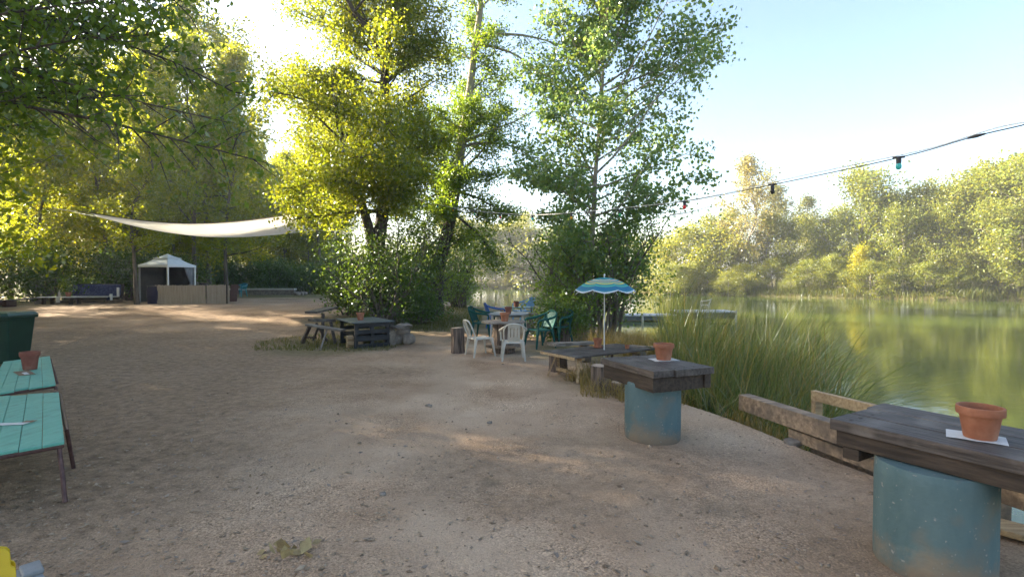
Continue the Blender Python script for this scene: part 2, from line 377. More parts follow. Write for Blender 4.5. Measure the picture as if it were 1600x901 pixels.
L.new(col, b.inputs['Base Color'])
bp = N.new('ShaderNodeBump'); bp.inputs['Strength'].default_value = .9; bp.inputs['Distance'].default_value = .012
hm = N.new('ShaderNodeMath'); hm.operation = 'ADD'; L.new(noise(28, 6, .7), hm.inputs[0])
vm = N.new('ShaderNodeMath'); vm.operation = 'MULTIPLY'; vm.inputs[1].default_value = -.6; L.new(vor.outputs['Distance'], vm.inputs[0]); L.new(vm.outputs[0], hm.inputs[1])
L.new(hm.outputs[0], bp.inputs['Height']); L.new(bp.outputs[0], b.inputs['Normal'])
ground = fast('ground', V, FQ, gm, smooth=True)
tag(ground, 'trodden grey brown gravel clearing sloping to the lake', 'ground', kind='structure')
SD = lake_sd(GX, GY)
def disc(cx, cy, r0, r1, sx=1.0, sy=1.0): return 1-nss(r0, r1, np.hypot((GX-cx)/sx, (GY-cy)/sy)+.5*wob(GX, GY, 1.5, 9))
gr = np.zeros(GX.shape)
gr = np.maximum(gr, nss(30, 34, GY+.1*GX+1.5*wob(GX, GY, .5, 8))*.9)      # woodland floor and meadow
gr = np.maximum(gr, disc(-4.6, 13.2, .8, 2.2)*.55)
gr = np.maximum(gr, disc(-3.4, 20, 2.5, 5)*.8)
gr = np.maximum(gr, disc(2.4, 12.5, 1.2, 3.0)*.75); gr = np.maximum(gr, disc(1.9, 8.6, .5, 1.5)*.5)
gr = np.maximum(gr, nss(20, 25, GY)*(1-nss(-9, -5, -GX*0+GX*-1+0))*0)
gr = np.maximum(gr, nss(17, 22, GY)*nss(-4, -1, GX)*.6)
gr = np.maximum(gr, nss(22, 26, -GX)*.7)
fb = np.maximum(nss(20, 24, GX), nss(60, 70, GY)*nss(-24, -18, GX)); gr = gr*(1-fb)+fb*(.75+.25*nss(-.2, .3, wob(GX, GY, .8, 31))); gr = np.maximum(gr, nss(.15, -.3, SD)*.8*(1-fb))
li = np.clip(.9*fb+.85*nss(.6, 4.5, -GX+1.5*wob(GX, GY, .8, 4))*(1-.5*nss(12, 20, GY))+.55*nss(.05, .45, wob(GX, GY, 1.3, 12)), 0, .85)
tk = np.zeros(GX.shape)
for off in (-.85, .85, 2.4):            # worn wheel tracks curving through the clearing
    cx_ = off+.25-.030*(GY-2)**1.55*(GY > 2)*nss(2, 8, GY)
    tk = np.maximum(tk, np.exp(-((GX-cx_)/(.24+.012*GY))**2)*(.55+.45*wob(GX, GY, .9, 41)))
tk = np.clip(tk, 0, .85)
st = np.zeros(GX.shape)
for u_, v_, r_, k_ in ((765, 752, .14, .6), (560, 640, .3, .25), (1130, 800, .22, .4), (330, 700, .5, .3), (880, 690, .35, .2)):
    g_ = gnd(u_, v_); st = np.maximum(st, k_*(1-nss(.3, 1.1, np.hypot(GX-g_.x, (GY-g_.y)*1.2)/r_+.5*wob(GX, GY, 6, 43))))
for nm, arr in (('grass', gr), ('litter', li), ('track', tk), ('stain', st)):
    a = ground.data.attributes.new(nm, 'FLOAT', 'POINT'); a.data.foreach_set('value', arr.ravel().astype(np.float32))
def gz(x, y): return float(ground_z(np.array([[x]]), np.array([[y]]))[0, 0])

wm = bpy.data.materials.new('lake_water'); nt, N, L, b = nodes(wm)
b.inputs['Base Color'].default_value = (.075, .105, .025, 1); b.inputs['Roughness'].default_value = .06; b.inputs['IOR'].default_value = 1.33
b.inputs['Specular IOR Level'].default_value = .6
geo = N.new('ShaderNodeNewGeometry'); mp = N.new('ShaderNodeMapping'); mp.inputs['Scale'].default_value = (1.1, 1.7, 1); L.new(geo.outputs['Position'], mp.inputs[0])
bp = N.new('ShaderNodeBump'); bp.inputs['Strength'].default_value = .11; bp.inputs['Distance'].default_value = .03
L.new(noise(2.2, 4, .55, mp.outputs[0]), bp.inputs['Height']); L.new(bp.outputs[0], b.inputs['Normal'])
wv = [(4.0, -40, WZ), (90, -40, WZ), (90, 120, WZ), (-40, 120, WZ), (-40, 30, WZ), (-4, 26, WZ), (2.4, 18, WZ), (2.2, 7, WZ)]
me = bpy.data.meshes.new('water'); me.from_pydata(wv, [], [tuple(range(len(wv)))]); me.update()
tag(link('water', me, wm), 'still green lake mirroring the trees', 'water', kind='structure')

# ------------------------------------------------------------------ trees
def bez(pts, n):
    pts = [Vector(p) for p in pts]; m = len(pts); out = []
    for i in range(n+1):
        t = i/n*(m-1); k = min(int(t), m-2); f = t-k
        p0, p1, p2, p3 = pts[max(k-1, 0)], pts[k], pts[k+1], pts[min(k+2, m-1)]
        out.append(.5*((2*p1)+(p2-p0)*f+(2*p0-5*p1+4*p2-p3)*f*f+(3*p1-p0-3*p2+p3)*f**3))
    return out
def leaf_quads(P, size, rs, up=.6, asp=.55, hang=0.0):
    n = len(P); nrm = rs.normal(size=(n, 3)); nrm[:, 2] = nrm[:, 2]*.8+up
    nrm /= np.linalg.norm(nrm, axis=1)[:, None]
    q = rs.normal(size=(n, 3)); q[:, 2] -= hang
    t = np.cross(nrm, q); t = np.cross(t, nrm); t /= np.linalg.norm(t, axis=1)[:, None]+1e-9
    b_ = np.cross(nrm, t); l = (size*rs.uniform(.65, 1.3, n))[:, None]
    V = np.stack([P, P+t*l*.5+b_*l*asp/2-nrm*l*.06, P+t*l, P+t*l*.5-b_*l*asp/2-nrm*l*.06], 1).reshape(-1, 3)
    return V, np.arange(n*4).reshape(n, 4)
class Tree:
    def __init__(s, seed):
        s.rs = random.Random(seed); s.nr = np.random.default_rng(seed); s.mb = MB(); s.anc = []; s.wt = []
    def trunk(s, pts, r0, r1, n=14, seg=10, flare=1.5):
        path = bez(pts, n)
        rad = [(r0+(r1-r0)*i/n)*(1+(flare-1)*max(0, 1-i/n*7)) for i in range(n+1)]
        s.mb.tube(path, rad, seg); return path, rad
    def limb(s, p0, d, length, r, grav=.0, jit=.12, nsub=8, subl=.4, sig=.16, w=1.0, twigs=True, start=.2, curve=None):
        d = Vector(d).normalized(); pts = [Vector(p0)]; n = 7; q = s.rs
        for i in range(n):
            d = (d+Vector((q.gauss(0, jit), q.gauss(0, jit), q.gauss(0, jit)+grav))).normalized()
            if curve: d = (d+Vector(curve)*.12).normalized()
            pts.append(pts[-1]+d*length/n)
        s.mb.tube(pts, [max(.006, r*(1-i/n*.85)) for i in range(n+1)], 6 if r > .04 else 4, cap=False)
        for k in range(nsub):
            t = start+(1-start)*(k+q.random())/nsub; f = t*n; i = min(int(f), n-1)
            b0 = pts[i].lerp(pts[i+1], f-i); dd = (pts[i+1]-pts[i]).normalized()
            ax = dd.cross(Vector((q.gauss(0, 1), q.gauss(0, 1), q.gauss(0, 1)))).normalized()
            nd = (Quaternion(ax, R(q.uniform(28, 65))) @ dd); nd = (nd+Vector((0, 0, grav*1.5))).normalized()
            sl = length*subl*(1.15-.6*t)*q.uniform(.6, 1.25)
            b1 = b0+nd*sl*.5; b2 = b1+(nd+Vector((q.gauss(0, .2), q.gauss(0, .2), q.gauss(0, .15)+grav))).normalized()*sl*.5
            if twigs: s.mb.tube([b0, b1, b2], [max(.005, r*.3), max(.004, r*.18), .003], 3, cap=False)
            for c in (b0.lerp(b1, .6), b1, b1.lerp(b2, .5), b2):
                s.anc.append((c, sig*q.uniform(.7, 1.3))); s.wt.append(w*q.uniform(.25, 1.75))
        s.anc.append((pts[-1], sig)); s.wt.append(w)
        return pts
    def leaves(s, n, size, **kw):
        A = np.array([tuple(a) for a, _ in s.anc]); sg = np.array([g for _, g in s.anc]); w = np.array(s.wt); w /= w.sum()
        i = s.nr.choice(len(A), n, p=w)
        P = A[i]+s.nr.normal(size=(n, 3))*sg[i][:, None]*np.array([1, 1, .75])
        return leaf_quads(P, size, s.nr, **kw)
    def build(s, name, label, cat, loc, lv, leafm, barkm, group=None, extra_trunk='trunk'):
        t = thing(name, label, cat, loc, 0, group)
        if s.mb.v: s.mb.build(extra_trunk, barkm, t, smooth=True)
        fast('crown', lv[0], lv[1], leafm, t)
        return t
def forest_tree(seed, h, r0, h0, L0, nl, nleaf, lsize, name, label, cat, leafm, barkm, loc=(0, 0, 0), shape='oval', lean=.04, e0=15, e1=65, sig=.35, nsub=7, group=None, hang=0, grav=.03):
    T = Tree(seed); q = T.rs
    pts = [Vector((0, 0, -.15))]
    for i in range(1, 6): pts.append(Vector((q.gauss(0, lean)*h*i/5, q.gauss(0, lean)*h*i/5, h*i/5)))
    path, rad = T.trunk(pts, r0, r0*.12, 14, 8)
    for k in range(nl):
        t = h0+(.98-h0)*(k+q.random()*.9)/nl; f = t*14; i = min(int(f), 13); p = path[i].lerp(path[i+1], f-i)
        u = (t-h0)/(1-h0)
        prof = {'oval': .55+.9*math.sin(math.pi*min(1, u*.8+.18))-.35*u, 'cone': 1.15-.95*u, 'top': .5+.8*u-.75*max(0, u-.7)/.3, 'col': .8-.4*u}[shape]
        a = k*2.4+q.gauss(0, .4); e = R(e0+(e1-e0)*u+q.gauss(0, 9))
        T.limb(p, (math.cos(a)*math.cos(e), math.sin(a)*math.cos(e), math.sin(e)), max(.3, L0*prof*q.uniform(.65, 1.25)), max(.012, rad[i]*.45), grav, .12, nsub, .45, sig, twigs=nleaf < 1e9)
    return T.build(name, label, cat, loc, T.leaves(nleaf, lsize, hang=hang), leafm, barkm, group)

def bush(seed, w, h, nleaf, lsize, leafm, label, loc, name='bush', cat='bush', nl=16, rz=0, group=None, depth=None, barkm=None, emin=25):
    T = Tree(seed); q = T.rs; depth = depth or w
    for k in range(nl):
        a = k*2.4+q.gauss(0, .3); rr = math.sqrt(q.random())*.3
        e = R(q.uniform(emin, 88)); tgt = Vector((math.cos(a)*math.cos(e)*w/2, math.sin(a)*math.cos(e)*depth/2, math.sin(e)*h))
        p0 = Vector((math.cos(a)*rr*w*.5, math.sin(a)*rr*depth*.5, -.05))
        T.limb(p0, tgt-p0*.6, (tgt-p0).length*q.uniform(.7, 1.02), .02+.008*h, .02, .16, 8, .45, .09+.05*h, start=.12)
    return T.build(name, label, cat, loc, T.leaves(nleaf, lsize), leafm, barkm or MAT['barkfar'], group, 'stems')

# --- the big double-stemmed tree B
def pix_path(pts, base):                # (u, v, y) list -> coordinates relative to the base
    return [at(u, v, y)-base for u, v, y in pts]
B0 = gnd(592, 503); yb = B0.y
T = Tree(21)
stem = [Vector((0, 0, -.3))]+pix_path([(590, 440, yb), (590, 395, yb), (601, 300, yb), (604, 200, yb), (601, 120, yb), (612, 40, yb+.3), (624, -40, yb+.5), (628, -130, yb+.6)], B0)
path, rad = T.trunk(stem, .31, .07, 22, 12, 1.25)
stem2 = pix_path([(588, 440, yb), (582, 385, yb-.1), (572, 340, yb-.3), (556, 290, yb-.6), (530, 200, yb-.7), (520, 130, yb-.6)], B0)
path2, rad2 = T.trunk(stem2, .23, .06, 12, 10, 1.0)
stem3 = pix_path([(604, 190, yb), (600, 110, yb-.1), (585, 60, yb-.4), (545, 5, yb-.8), (520, -60, yb-1)], B0)
path3, rad3 = T.trunk(stem3, .15, .05, 10, 8, 1.0)
q = T.rs
def along(path, t):
    f = t*(len(path)-1); i = min(int(f), len(path)-2); return path[i].lerp(path[i+1], f-i)
for path_, rad_, lo, hi, nlimb, L0 in ((path, rad, .36, .98, 44, 3.7), (path2, rad2, .42, 1, 22, 3.4), (path3, rad3, .2, 1, 22, 3.2)):
    for k in range(nlimb):
        t = lo+(hi-lo)*(k+q.random())/nlimb; p = along(path_, t)
        a = k*2.4+q.gauss(0, .4); e = R(q.uniform(-8, 45)+25*t)
        d = Vector((math.cos(a)*math.cos(e), math.sin(a)*math.cos(e), math.sin(e)))
        ln = L0*q.uniform(.55, 1.15)*(1.0 if d.x < 0 else .72)
        low = p.z < 4.5
        if d.y < -.35 and p.z > 6.5 and q.random() < .8: continue
        T.limb(p, d, ln*(.8 if low else 1), .05, -.015 if low else .02, .14, 9, .42, .24, w=1.0)
for (u, v, dy, tu, tv, tdy, w) in ((597, 250, 0, 440, 265, -2.5, 1.3), (597, 200, 0, 420, 150, -1.5, 1.2), (600, 150, 0, 425, 70, 0, 1.3), (590, 330, 0, 470, 330, -2, 1.1), (602, 130, 0, 690, 60, .5, 1), (600, 240, 0, 690, 230, -1, 1.1), (596, 320, 0, 660, 330, -1, 1), (604, 120, 0, 450, 20, 1, 1.2), (598, 300, 0, 520, 300, -3, 1.2), (600, 200, 0, 620, 180, -3.5, 1.4), (600, 240, 0, 540, 230, -3.5, 1.4), (600, 270, 0, 640, 270, -3, 1.4)):
    p = at(u, v, yb+dy)-B0; g = at(tu, tv, yb+tdy)-B0
    T.limb(p, g-p, (g-p).length, .085, .0, .09, 17, .34, .28, w=w, start=.25)
treeB = T.build('broadleaf_tree', 'tall double-stemmed tree with dark rough bark behind the black pallet table', 'tree', B0, T.leaves(95000, .115, up=.5), LEAF['b'], MAT['bark'])

# --- the leaning tree C
C0 = gnd(680, 492); yc = C0.y
T = Tree(31); q = T.rs
stem = [Vector((0, 0, -.3))]+pix_path([(682, 430, yc), (692, 390, yc), (704, 340, yc), (712, 290, yc), (722, 220, yc), (733, 150, yc), (741, 80, yc), (752, 0, yc), (756, -110, yc)], C0)
path, rad = T.trunk(stem, .33, .09, 22, 12, 1.2)
for k in range(44):
    t = .22+.76*(k+q.random())/44; p = along(path, t); a = k*2.4+q.gauss(0, .4); e = R(q.uniform(-10, 40)+20*t)
    d = Vector((math.cos(a)*math.cos(e), math.sin(a)*math.cos(e), math.sin(e)))
    v_here = 434-(p.z+C0.z-CAMZ)*800/yc
    if d.y < -.2 and (40 < v_here < 160 or v_here > 290) and q.random() < .85: continue
    ln = 2.6*q.uniform(.5, 1.15)*(.55 if 60 < v_here < 150 else 1)
    T.limb(p, d, ln, .045, -.02 if t < .45 else .02, .14, 8, .42, .22, w=.55 if 60 < v_here < 150 else 1.15)
for (u, v, tu, tv, cv, w) in ((746, 60, 905, 30, (0, 0, -.6), .35), (748, 70, 862, 100, (0, 0, -.8), .25), (722, 230, 850, 200, (0, 0, -.9), .3), (722, 225, 836, 190, (0, 0, -.5), .2), (716, 270, 800, 215, (0, 0, 0), .8), (712, 300, 805, 300, (0, 0, -.3), 1), (705, 330, 800, 380, (0, 0, -.4), .9), (712, 290, 620, 330, (0, 0, 0), .8), (700, 360, 640, 400, (0, 0, -.3), 1), (695, 380, 660, 440, (0, 0, -.5), 1), (712, 250, 700, 300, (0, -1, -.2), 1.2), (752, 0, 820, -30, (0, 0, 0), 1)):
    p = at(u, v, yc)-C0; g = at(tu, tv, yc-1)-C0
    up = (g-p)+Vector((0, 0, .25*(g-p).length if cv[2] < -.4 else 0))
    T.limb(p, up, (g-p).length*1.05, .07, .0, .07, 13, .3, .22, w=w, start=.35, curve=cv)
treeC = T.build('broadleaf_tree', 'leaning mottled-bark tree with a pale upper trunk, right of the double-stemmed tree', 'tree', C0, T.leaves(62000, .115, up=.5), LEAF['c'], MAT['bark_c'])

# --- the poplar D
D0 = Vector((2.25, 15.2, gz(2.25, 15.2))); yd = D0.y
T = Tree(41); q = T.rs
stem = [Vector((0, 0, -.3))]+pix_path([(921, 440, yd), (926, 360, yd), (930, 280, yd), (936, 200, yd), (942, 120, yd), (944, 40, yd), (942, -30, yd)], D0)
path, rad = T.trunk(stem, .095, .02, 18, 8, 1.3)
for k in range(60):
    t = .14+.84*(k+q.random())/60; p = along(path, t); a = k*2.4+q.gauss(0, .45)
    u = (t-.14)/.86; e = R(12+38*u+q.gauss(0, 8))
    prof = (.75+.55*math.sin(math.pi*min(1, u*1.05)))*(1-.55*u**2)
    d = Vector((math.cos(a)*math.cos(e), math.sin(a)*math.cos(e), math.sin(e)))
    ln = 3.05*prof*q.uniform(.7, 1.18)*(1.15 if d.x > 0 else .86)*(.55 if u < .12 else 1)
    T.limb(p, d, ln, .035, .035, .10, 9, .36, .15, w=1)
treeD = T.build('poplar_tree', 'tall slender poplar with a thin trunk behind the striped parasol', 'tree', D0, T.leaves(36000, .108, up=.3, asp=.8, hang=.6), LEAF['d'], MAT['barkpale'])

# --- overhanging tree A (trunk stands outside the frame)
A0 = Vector((-8.6, 4.6, gz(-8.6, 4.6)))
T = Tree(51); q = T.rs
path, rad = T.trunk([(0, 0, -.3), (.1, 0, 2), (.5, .3, 4), (.8, .5, 6), (1.2, .6, 9)], .24, .08, 14, 10)
for (tu, tv, ty, z0, w, r) in ((250, 185, 5.4, 3.6, 1.2, .06), (405, 215, 5.8, 4.2, .9, .06), (395, 60, 6.2, 5, .9, .06), (330, 0, 5.5, 5.2, 1, .06), (130, 190, 6.2, 3.4, 1.2, .05), (40, 110, 6.5, 4, 1.2, .06), (180, 60, 6.5, 4.6, 1.3, .06), (260, 90, 7.0, 4.6, 1.2, .06), (90, 30, 5, 4.6, 1.2, .06), (430, -40, 6.5, 6, .7, .05), (340, 120, 6.0, 4.2, 1, .05), (60, 200, 7, 3.4, 1.1, .05), (200, -60, 6, 5.8, 1, .06), (20, 20, 6, 5, 1.1, .06), (190, 130, 5.8, 4, 1.2, .05), (400, 130, 6.6, 4.6, .7, .04), (280, 30, 6.4, 4.8, 1.1, .05), (120, 100, 5.6, 4.2, 1.2, .05)):
    p = along(path, min(.98, z0/9)); g = at(tu, tv, ty)-A0
    T.limb(p, (g-p)+Vector((0, 0, .35)), (g-p).length*1.02, r*.6, -.018, .07, 34, .17, .09, w=w, start=.30)
for k in range(26):                     # the side of the crown that shades the foreground
    t = .35+.63*k/26; p = along(path, t); a = q.uniform(0, 6.28); e = R(q.uniform(0, 40))
    if math.cos(a) > .3 and math.sin(a) > -.2: a += math.pi
    T.limb(p, (math.cos(a)*math.cos(e), math.sin(a)*math.cos(e), math.sin(e)), q.uniform(2, 4), .05, 0, .1, 14, .3, .25, w=1.5)
treeA = T.build('broadleaf_tree', 'overhanging leafy boughs of a near tree along the top left corner', 'tree', A0, T.leaves(27000, .085, up=.35, asp=.5, hang=.8), LEAF['a'], MAT['bark'])

# --- the wood on the left: prototypes, then copies
woodP = []
specs = [(61, 16, .15, .26, 3.0, 32, 15000, .21, 'oval'), (62, 18, .17, .34, 3.1, 32, 15000, .22, 'oval'), (63, 14, .11, .16, 2.7, 32, 13000, .20, 'cone'), (64, 17, .13, .20, 2.7, 36, 15000, .20, 'col'), (65, 12, .10, .10, 2.8, 30, 14000, .19, 'oval')]
spots = []
rr = random.Random(5)
GZB = gnd(258, 470)
def free(x, y, d):
    return all(math.hypot(x-a, y-b) > d for a, b, *_ in spots)
hand = [(-19.2, 26.2, 3, .72), (-19.4, 31.5, 0, .95), (-18.1, 32.5, 2, 1.1)]   # trunks seen beside the gazebo
for h_ in hand: spots.append(h_)
tries = 0
while len(spots) < 150 and tries < 9000:
    tries += 1
    y = rr.uniform(6, 78); x = rr.uniform(-64, -5)
    u = 800+800*x/y
    front = 31.5+max(0, (u-230))*.06 if u > 60 else 30
    if u > 525 or y < 4: continue
    if u > 0 and y < front: continue
    if u <= 0 and (x > -13.5 or x < -34 or y > 27): continue
    if -150 < u <= 0 and y > 13: continue
    if x < -40: continue
    if u > 0 and x < -25 and rr.random() < .6: continue
    if 330 < u < 500 and y < 50: continue
    if not free(x, y, 3.2 if u <= 0 else (2.4 if y < 45 else 2.9)): continue
    if -15 < x < -4 and y > 48 and lake_sd(np.array([[x]]), np.array([[y]]))[0, 0] < 1.5: continue
    if lake_sd(np.array([[x]]), np.array([[y]]))[0, 0] < 1.2: continue
    spots.append((x, y, rr.randrange(5), rr.uniform(.82, 1.15)))
woodlab = {'near': ('slender leafy tree in the wood behind the white gazebo and the sofa', 'trees of the wood behind the gazebo'),
           'mid': ('sunlit slender tree in the wood beyond the meadow, behind the low white wall', 'trees of the wood beyond the meadow'),
           'side': ('leafy tree at the dark edge of the clearing beside the green bin', 'trees at the edge of the clearing beside the bin')}
for i, (x, y, k, s_) in enumerate(spots):
    u = 800+800*x/y
    kind = 'side' if u < 70 else ('near' if u < 345 else 'mid')
    lab, grp = woodlab[kind]
    if i == 0: lab, grp = 'slim dark trunk standing right in front of the gazebo corner by the bamboo counter', None
    if i == 1: lab, grp = 'dark-trunked tree just behind the right curtain of the gazebo', None
    if i == 2: lab, grp = 'dark-trunked tree behind the right end of the bamboo counter', None
    p = Vector((x, y, gz(x, y)))
    if not any(a == k for a, _ in woodP):
        sd_, h, r0, h0, L0, nl, nlv, ls, shp = specs[k]
        t = forest_tree(sd_, h, r0, h0, L0, nl, nlv, ls, 'woodland_tree', lab, 'tree', LEAF['wood'], MAT['barkfar'], p, shp, group=grp, sig=.34)
        t.scale = (s_,)*3; woodP.append((k, t))
    else:
        src = [t for a, t in woodP if a == k][0]
        t = dup(src, p, rr.uniform(0, 6.28), s_, lab, grp)
        if grp is None and 'group' in t: del t['group']

# bushes under the wood
bs = bush(71, 5.0, 3.6, 9000, .15, LEAF['bush'], 'big dark bush behind the navy sofa', Vector((-23, 30.2, gz(-23, 30.2))), nl=22)
undl = [(-26.8, 29.5, 1.0, 'big dark bush between the navy sofa and the plank on logs'), (-30.5, 29, 1.1, 'big dark bush above the plank resting on logs'), (-20.6, 31.5, .85, 'dark bush between the sofa and the gazebo')]
for x, y, s_, lab in undl: dup(bs, (x, y, gz(x, y)), rr.uniform(0, 6), s_, lab)
for i in range(14):
    x, y = -32+i*1.55+rr.gauss(0, .3), 34+rr.uniform(0, 5)+i*.75
    dup(bs, (x, y, gz(x, y)), rr.uniform(0, 6), rr.uniform(.55, .95), 'dark undergrowth bush among the trunks of the wood behind the gazebo', 'undergrowth bushes in the wood behind the gazebo')
for i in range(9):
    x, y = -27+i*2.6, 58+rr.uniform(0, 6)
    dup(bs, (x, y, gz(x, y)), rr.uniform(0, 6), rr.uniform(1.1, 1.6), 'undergrowth bush among the trunks of the sunlit wood beyond the meadow', 'undergrowth bushes in the wood beyond the meadow')
for i, (x, y) in enumerate([(-15.5, 9.5), (-18.5, 13), (-20.5, 16.5), (-23, 19.5), (-26, 23), (-29.5, 26)]):
    dup(bs, (x, y, gz(x, y)), rr.uniform(0, 6), rr.uniform(.7, 1.0), 'dark bush at the edge of the clearing beside the green bin', 'bushes at the edge of the clearing beside the bin')

# shrubs around the big trees
g = gnd(548, 492); bush(81, 2.2, 2.5, 4200, .13, LEAF['bush'], 'young glossy-leaved shrub beside the white pedestal, in front of the double-stemmed tree', g, name='shrub', cat='shrub', nl=12)
g = gnd(604, 506); bush(82, 2.5, 3.9, 8500, .11, LEAF['bush'], 'ivy-like dark shrub wrapping the foot of the double-stemmed tree', g+Vector((0, -.4, 0)), name='shrub', cat='shrub', nl=20)
g = gnd(642, 498); bush(83, 1.8, 4.6, 7000, .11, LEAF['bush2'], 'tall green shrub between the double-stemmed tree and the leaning tree', g+Vector((0, .8, 0)), name='shrub', cat='shrub', nl=20)
g = gnd(655, 505); bush(84, 2.0, 1.3, 3600, .09, LEAF['bush'], 'low dark shrub left of the foot of the leaning tree', g, name='shrub', cat='shrub', nl=14)
g = gnd(722, 482); bush(85, 2.4, 4.4, 6500, .12, LEAF['bush2'], 'bright green bush at the lake edge right of the leaning trunk', g+Vector((-.2, .6, 0)), name='shrub', cat='shrub', nl=20)
p = (1.85, 15.6); bush(86, 1.9, 2.4, 4500, .10, LEAF['bush2'], 'leafy shrub at the foot of the poplar, behind the stump', Vector((*p, gz(*p))), name='shrub', cat='shrub', nl=20)
p = (1.35, 14.4); bush(87, 1.3, 1.5, 3000, .085, LEAF['bush'], 'small dark shrub behind the dark green armchairs', Vector((*p, gz(*p))), name='shrub', cat='shrub', nl=14)
p = (2.75, 15.5); bush(88, 3.2, 4.3, 7500, .10, LEAF['bush2'], 'dense willow thicket on the bank right of the poplar trunk', Vector((*p, gz(*p))), name='willow_bush', cat='willow', nl=24, emin=48)
p = (1.55, 18.6); bush(89, 1.9, 4.0, 4500, .11, LEAF['bush2'], 'willow thicket on the bank left of the poplar trunk', Vector((*p, gz(*p))), name='willow_bush', cat='willow', nl=18, emin=40)

# --- far bank
farP = {}
def far_tree(kind, u, v_top, y, label, group=None, wide=1.0):
    base = at(u, 460, y); x = base.x; z = gz(x, y); h = at(u, v_top, y).z-z
    if kind not in farP:
        hh = {'round': 10, 'tall': 14, 'thin': 12, 'yel': 5, 'low': 5}[kind]
        a = dict(round=dict(r0=.16, h0=.10, L0=3.6, nl=30, nleaf=8500, lsize=.26, shape='oval', leafm=LEAF['far'], e0=5, e1=60, sig=.45),
                 tall=dict(r0=.22, h0=.18, L0=3.0, nl=34, nleaf=8500, lsize=.26, shape='oval', leafm=LEAF['farpale'], e0=20, e1=70, sig=.38),
                 thin=dict(r0=.16, h0=.15, L0=2.2, nl=30, nleaf=6500, lsize=.24, shape='oval', leafm=LEAF['fargrey'], e0=20, e1=65, sig=.4),
                 yel=dict(r0=.09, h0=.06, L0=1.7, nl=24, nleaf=5000, lsize=.2, shape='col', leafm=LEAF['yellow'], e0=30, e1=70, sig=.3),
                 low=dict(r0=.10, h0=.04, L0=2.8, nl=24, nleaf=6000, lsize=.22, shape='oval', leafm=LEAF['far'], e0=5, e1=60, sig=.4))[kind]
        t = forest_tree(hash_(kind), hh, name='far_bank_tree', label=label, cat='tree', barkm=MAT['barkpale'], loc=(x, y, z), group=group, **a)
        s_ = h/hh; t.scale = (s_*wide, s_*wide, s_); farP[kind] = (t, hh)
        return t
    src, hh = farP[kind]; s_ = h/hh
    t = dup(src, (x, y, z), rr.uniform(0, 6.28), (s_*wide, s_*wide, s_), label, group)
    if group is None and 'group' in t: del t['group']
    return t
def hash_(k): return {'round': 91, 'tall': 92, 'thin': 93, 'yel': 94, 'low': 95}[k]
FB = 'trees along the far bank'
far_tree('tall', 1172, 262, 66, 'tallest pale tree on the far bank, with a cream feathery crown')
far_tree('thin', 1213, 296, 68, 'pale thin tree on the far bank right beside the tallest cream one')
far_tree('thin', 1262, 312, 72, 'grey-green slim tree on the far bank standing alone against the sky')
far_tree('round', 1343, 284, 62, 'tall round-topped pale tree on the far bank above the yellow bush')
far_tree('yel', 1340, 393, 56.5, 'bright yellow-green bush at the water edge of the far bank')
far_tree('low', 1300, 408, 58.5, 'leafy bush on the far bank just left of the bright yellow one')
far_tree('yel', 792, 426, 103.5, 'yellow bush on a pale spit at the far end of the lake')
far_tree('round', 818, 345, 112, 'pale willow at the far end of the lake, behind the blue chair')
far_tree('thin', 762, 380, 116, 'grey-green tree at the far end of the lake beside the bright green bush')
far_tree('low', 850, 395, 106, 'low brownish willow at the far end of the lake')
far_tree('tall', 1590, 262, 58, 'tallest tree at the outer end of the far bank row')
lab = ('sunlit yellow-green tree in the row along the far bank', FB)
for u, v, y, k, w in ((1075, 372, 70, 'low', 1.3), (1100, 350, 72, 'round', 1), (1125, 375, 68, 'low', 1.1), (1145, 340, 70, 'round', .9), (1195, 345, 66, 'round', .9), (1235, 355, 66, 'round', .9), (1255, 350, 70, 'round', .8), (1290, 345, 66, 'thin', 1.2), (1310, 335, 68, 'round', .8), (1320, 350, 62, 'round', .9),
                      (1370, 320, 60, 'round', .9), (1392, 306, 62, 'thin', 1.2), (1405, 335, 57, 'round', .9), (1425, 322, 60, 'round', 1), (1440, 302, 60, 'round', .9), (1470, 305, 58, 'thin', 1.2), (1462, 340, 55, 'round', .9), (1490, 310, 56, 'round', .9), (1515, 300, 57, 'round', 1), (1530, 285, 56, 'round', .9), (1555, 275, 55, 'round', 1), (1575, 280, 52, 'round', 1),
                      (1610, 265, 53, 'round', 1), (1650, 255, 54, 'round', 1.1), (1700, 250, 52, 'round', 1.1), (1760, 240, 50, 'round', 1.1), (1850, 232, 49, 'round', 1.1), (1960, 222, 47, 'round', 1.1), (2100, 205, 45, 'round', 1.1), (2300, 190, 42, 'round', 1.1), (1545, 330, 52, 'round', .9), (1590, 330, 50.5, 'round', .9),
                      (725, 352, 110, 'round', 1.2), (752, 358, 112, 'round', 1.2), (775, 362, 110, 'round', 1.1), (800, 365, 108.5, 'low', 1.2), (835, 372, 108, 'low', 1.2), (862, 368, 106, 'round', 1.1), (700, 350, 112, 'round', 1.2), (1050, 385, 74, 'low', 1.3), (1020, 380, 78, 'round', 1), (985, 375, 84, 'round', 1), (950, 370, 94, 'round', 1.1), (910, 375, 104, 'round', 1.1), (880, 365, 110, 'round', 1)):
    far_tree(k, u, v, y, *lab, wide=w)
lab = ('low leafy bush at the foot of the trees along the far bank', 'bushes along the far bank')
for i in range(26):
    u = 1040+i*24+rr.uniform(-8, 8); y = {0: 66, 1: 62.5, 2: 59, 3: 55, 4: 51.5, 5: 50}[min(5, int((u-1000)/110))]+rr.uniform(-.2, 1.6)
    far_tree('low', u, rr.uniform(412, 436), y, *lab, wide=1.25)
for i in range(7):
    far_tree('low', 770+i*22, rr.uniform(425, 436), 106+rr.uniform(0, 3)-max(0, i-4)*4, 'low leafy bush at the far end of the lake', 'bushes at the far end of the lake', wide=1.3)

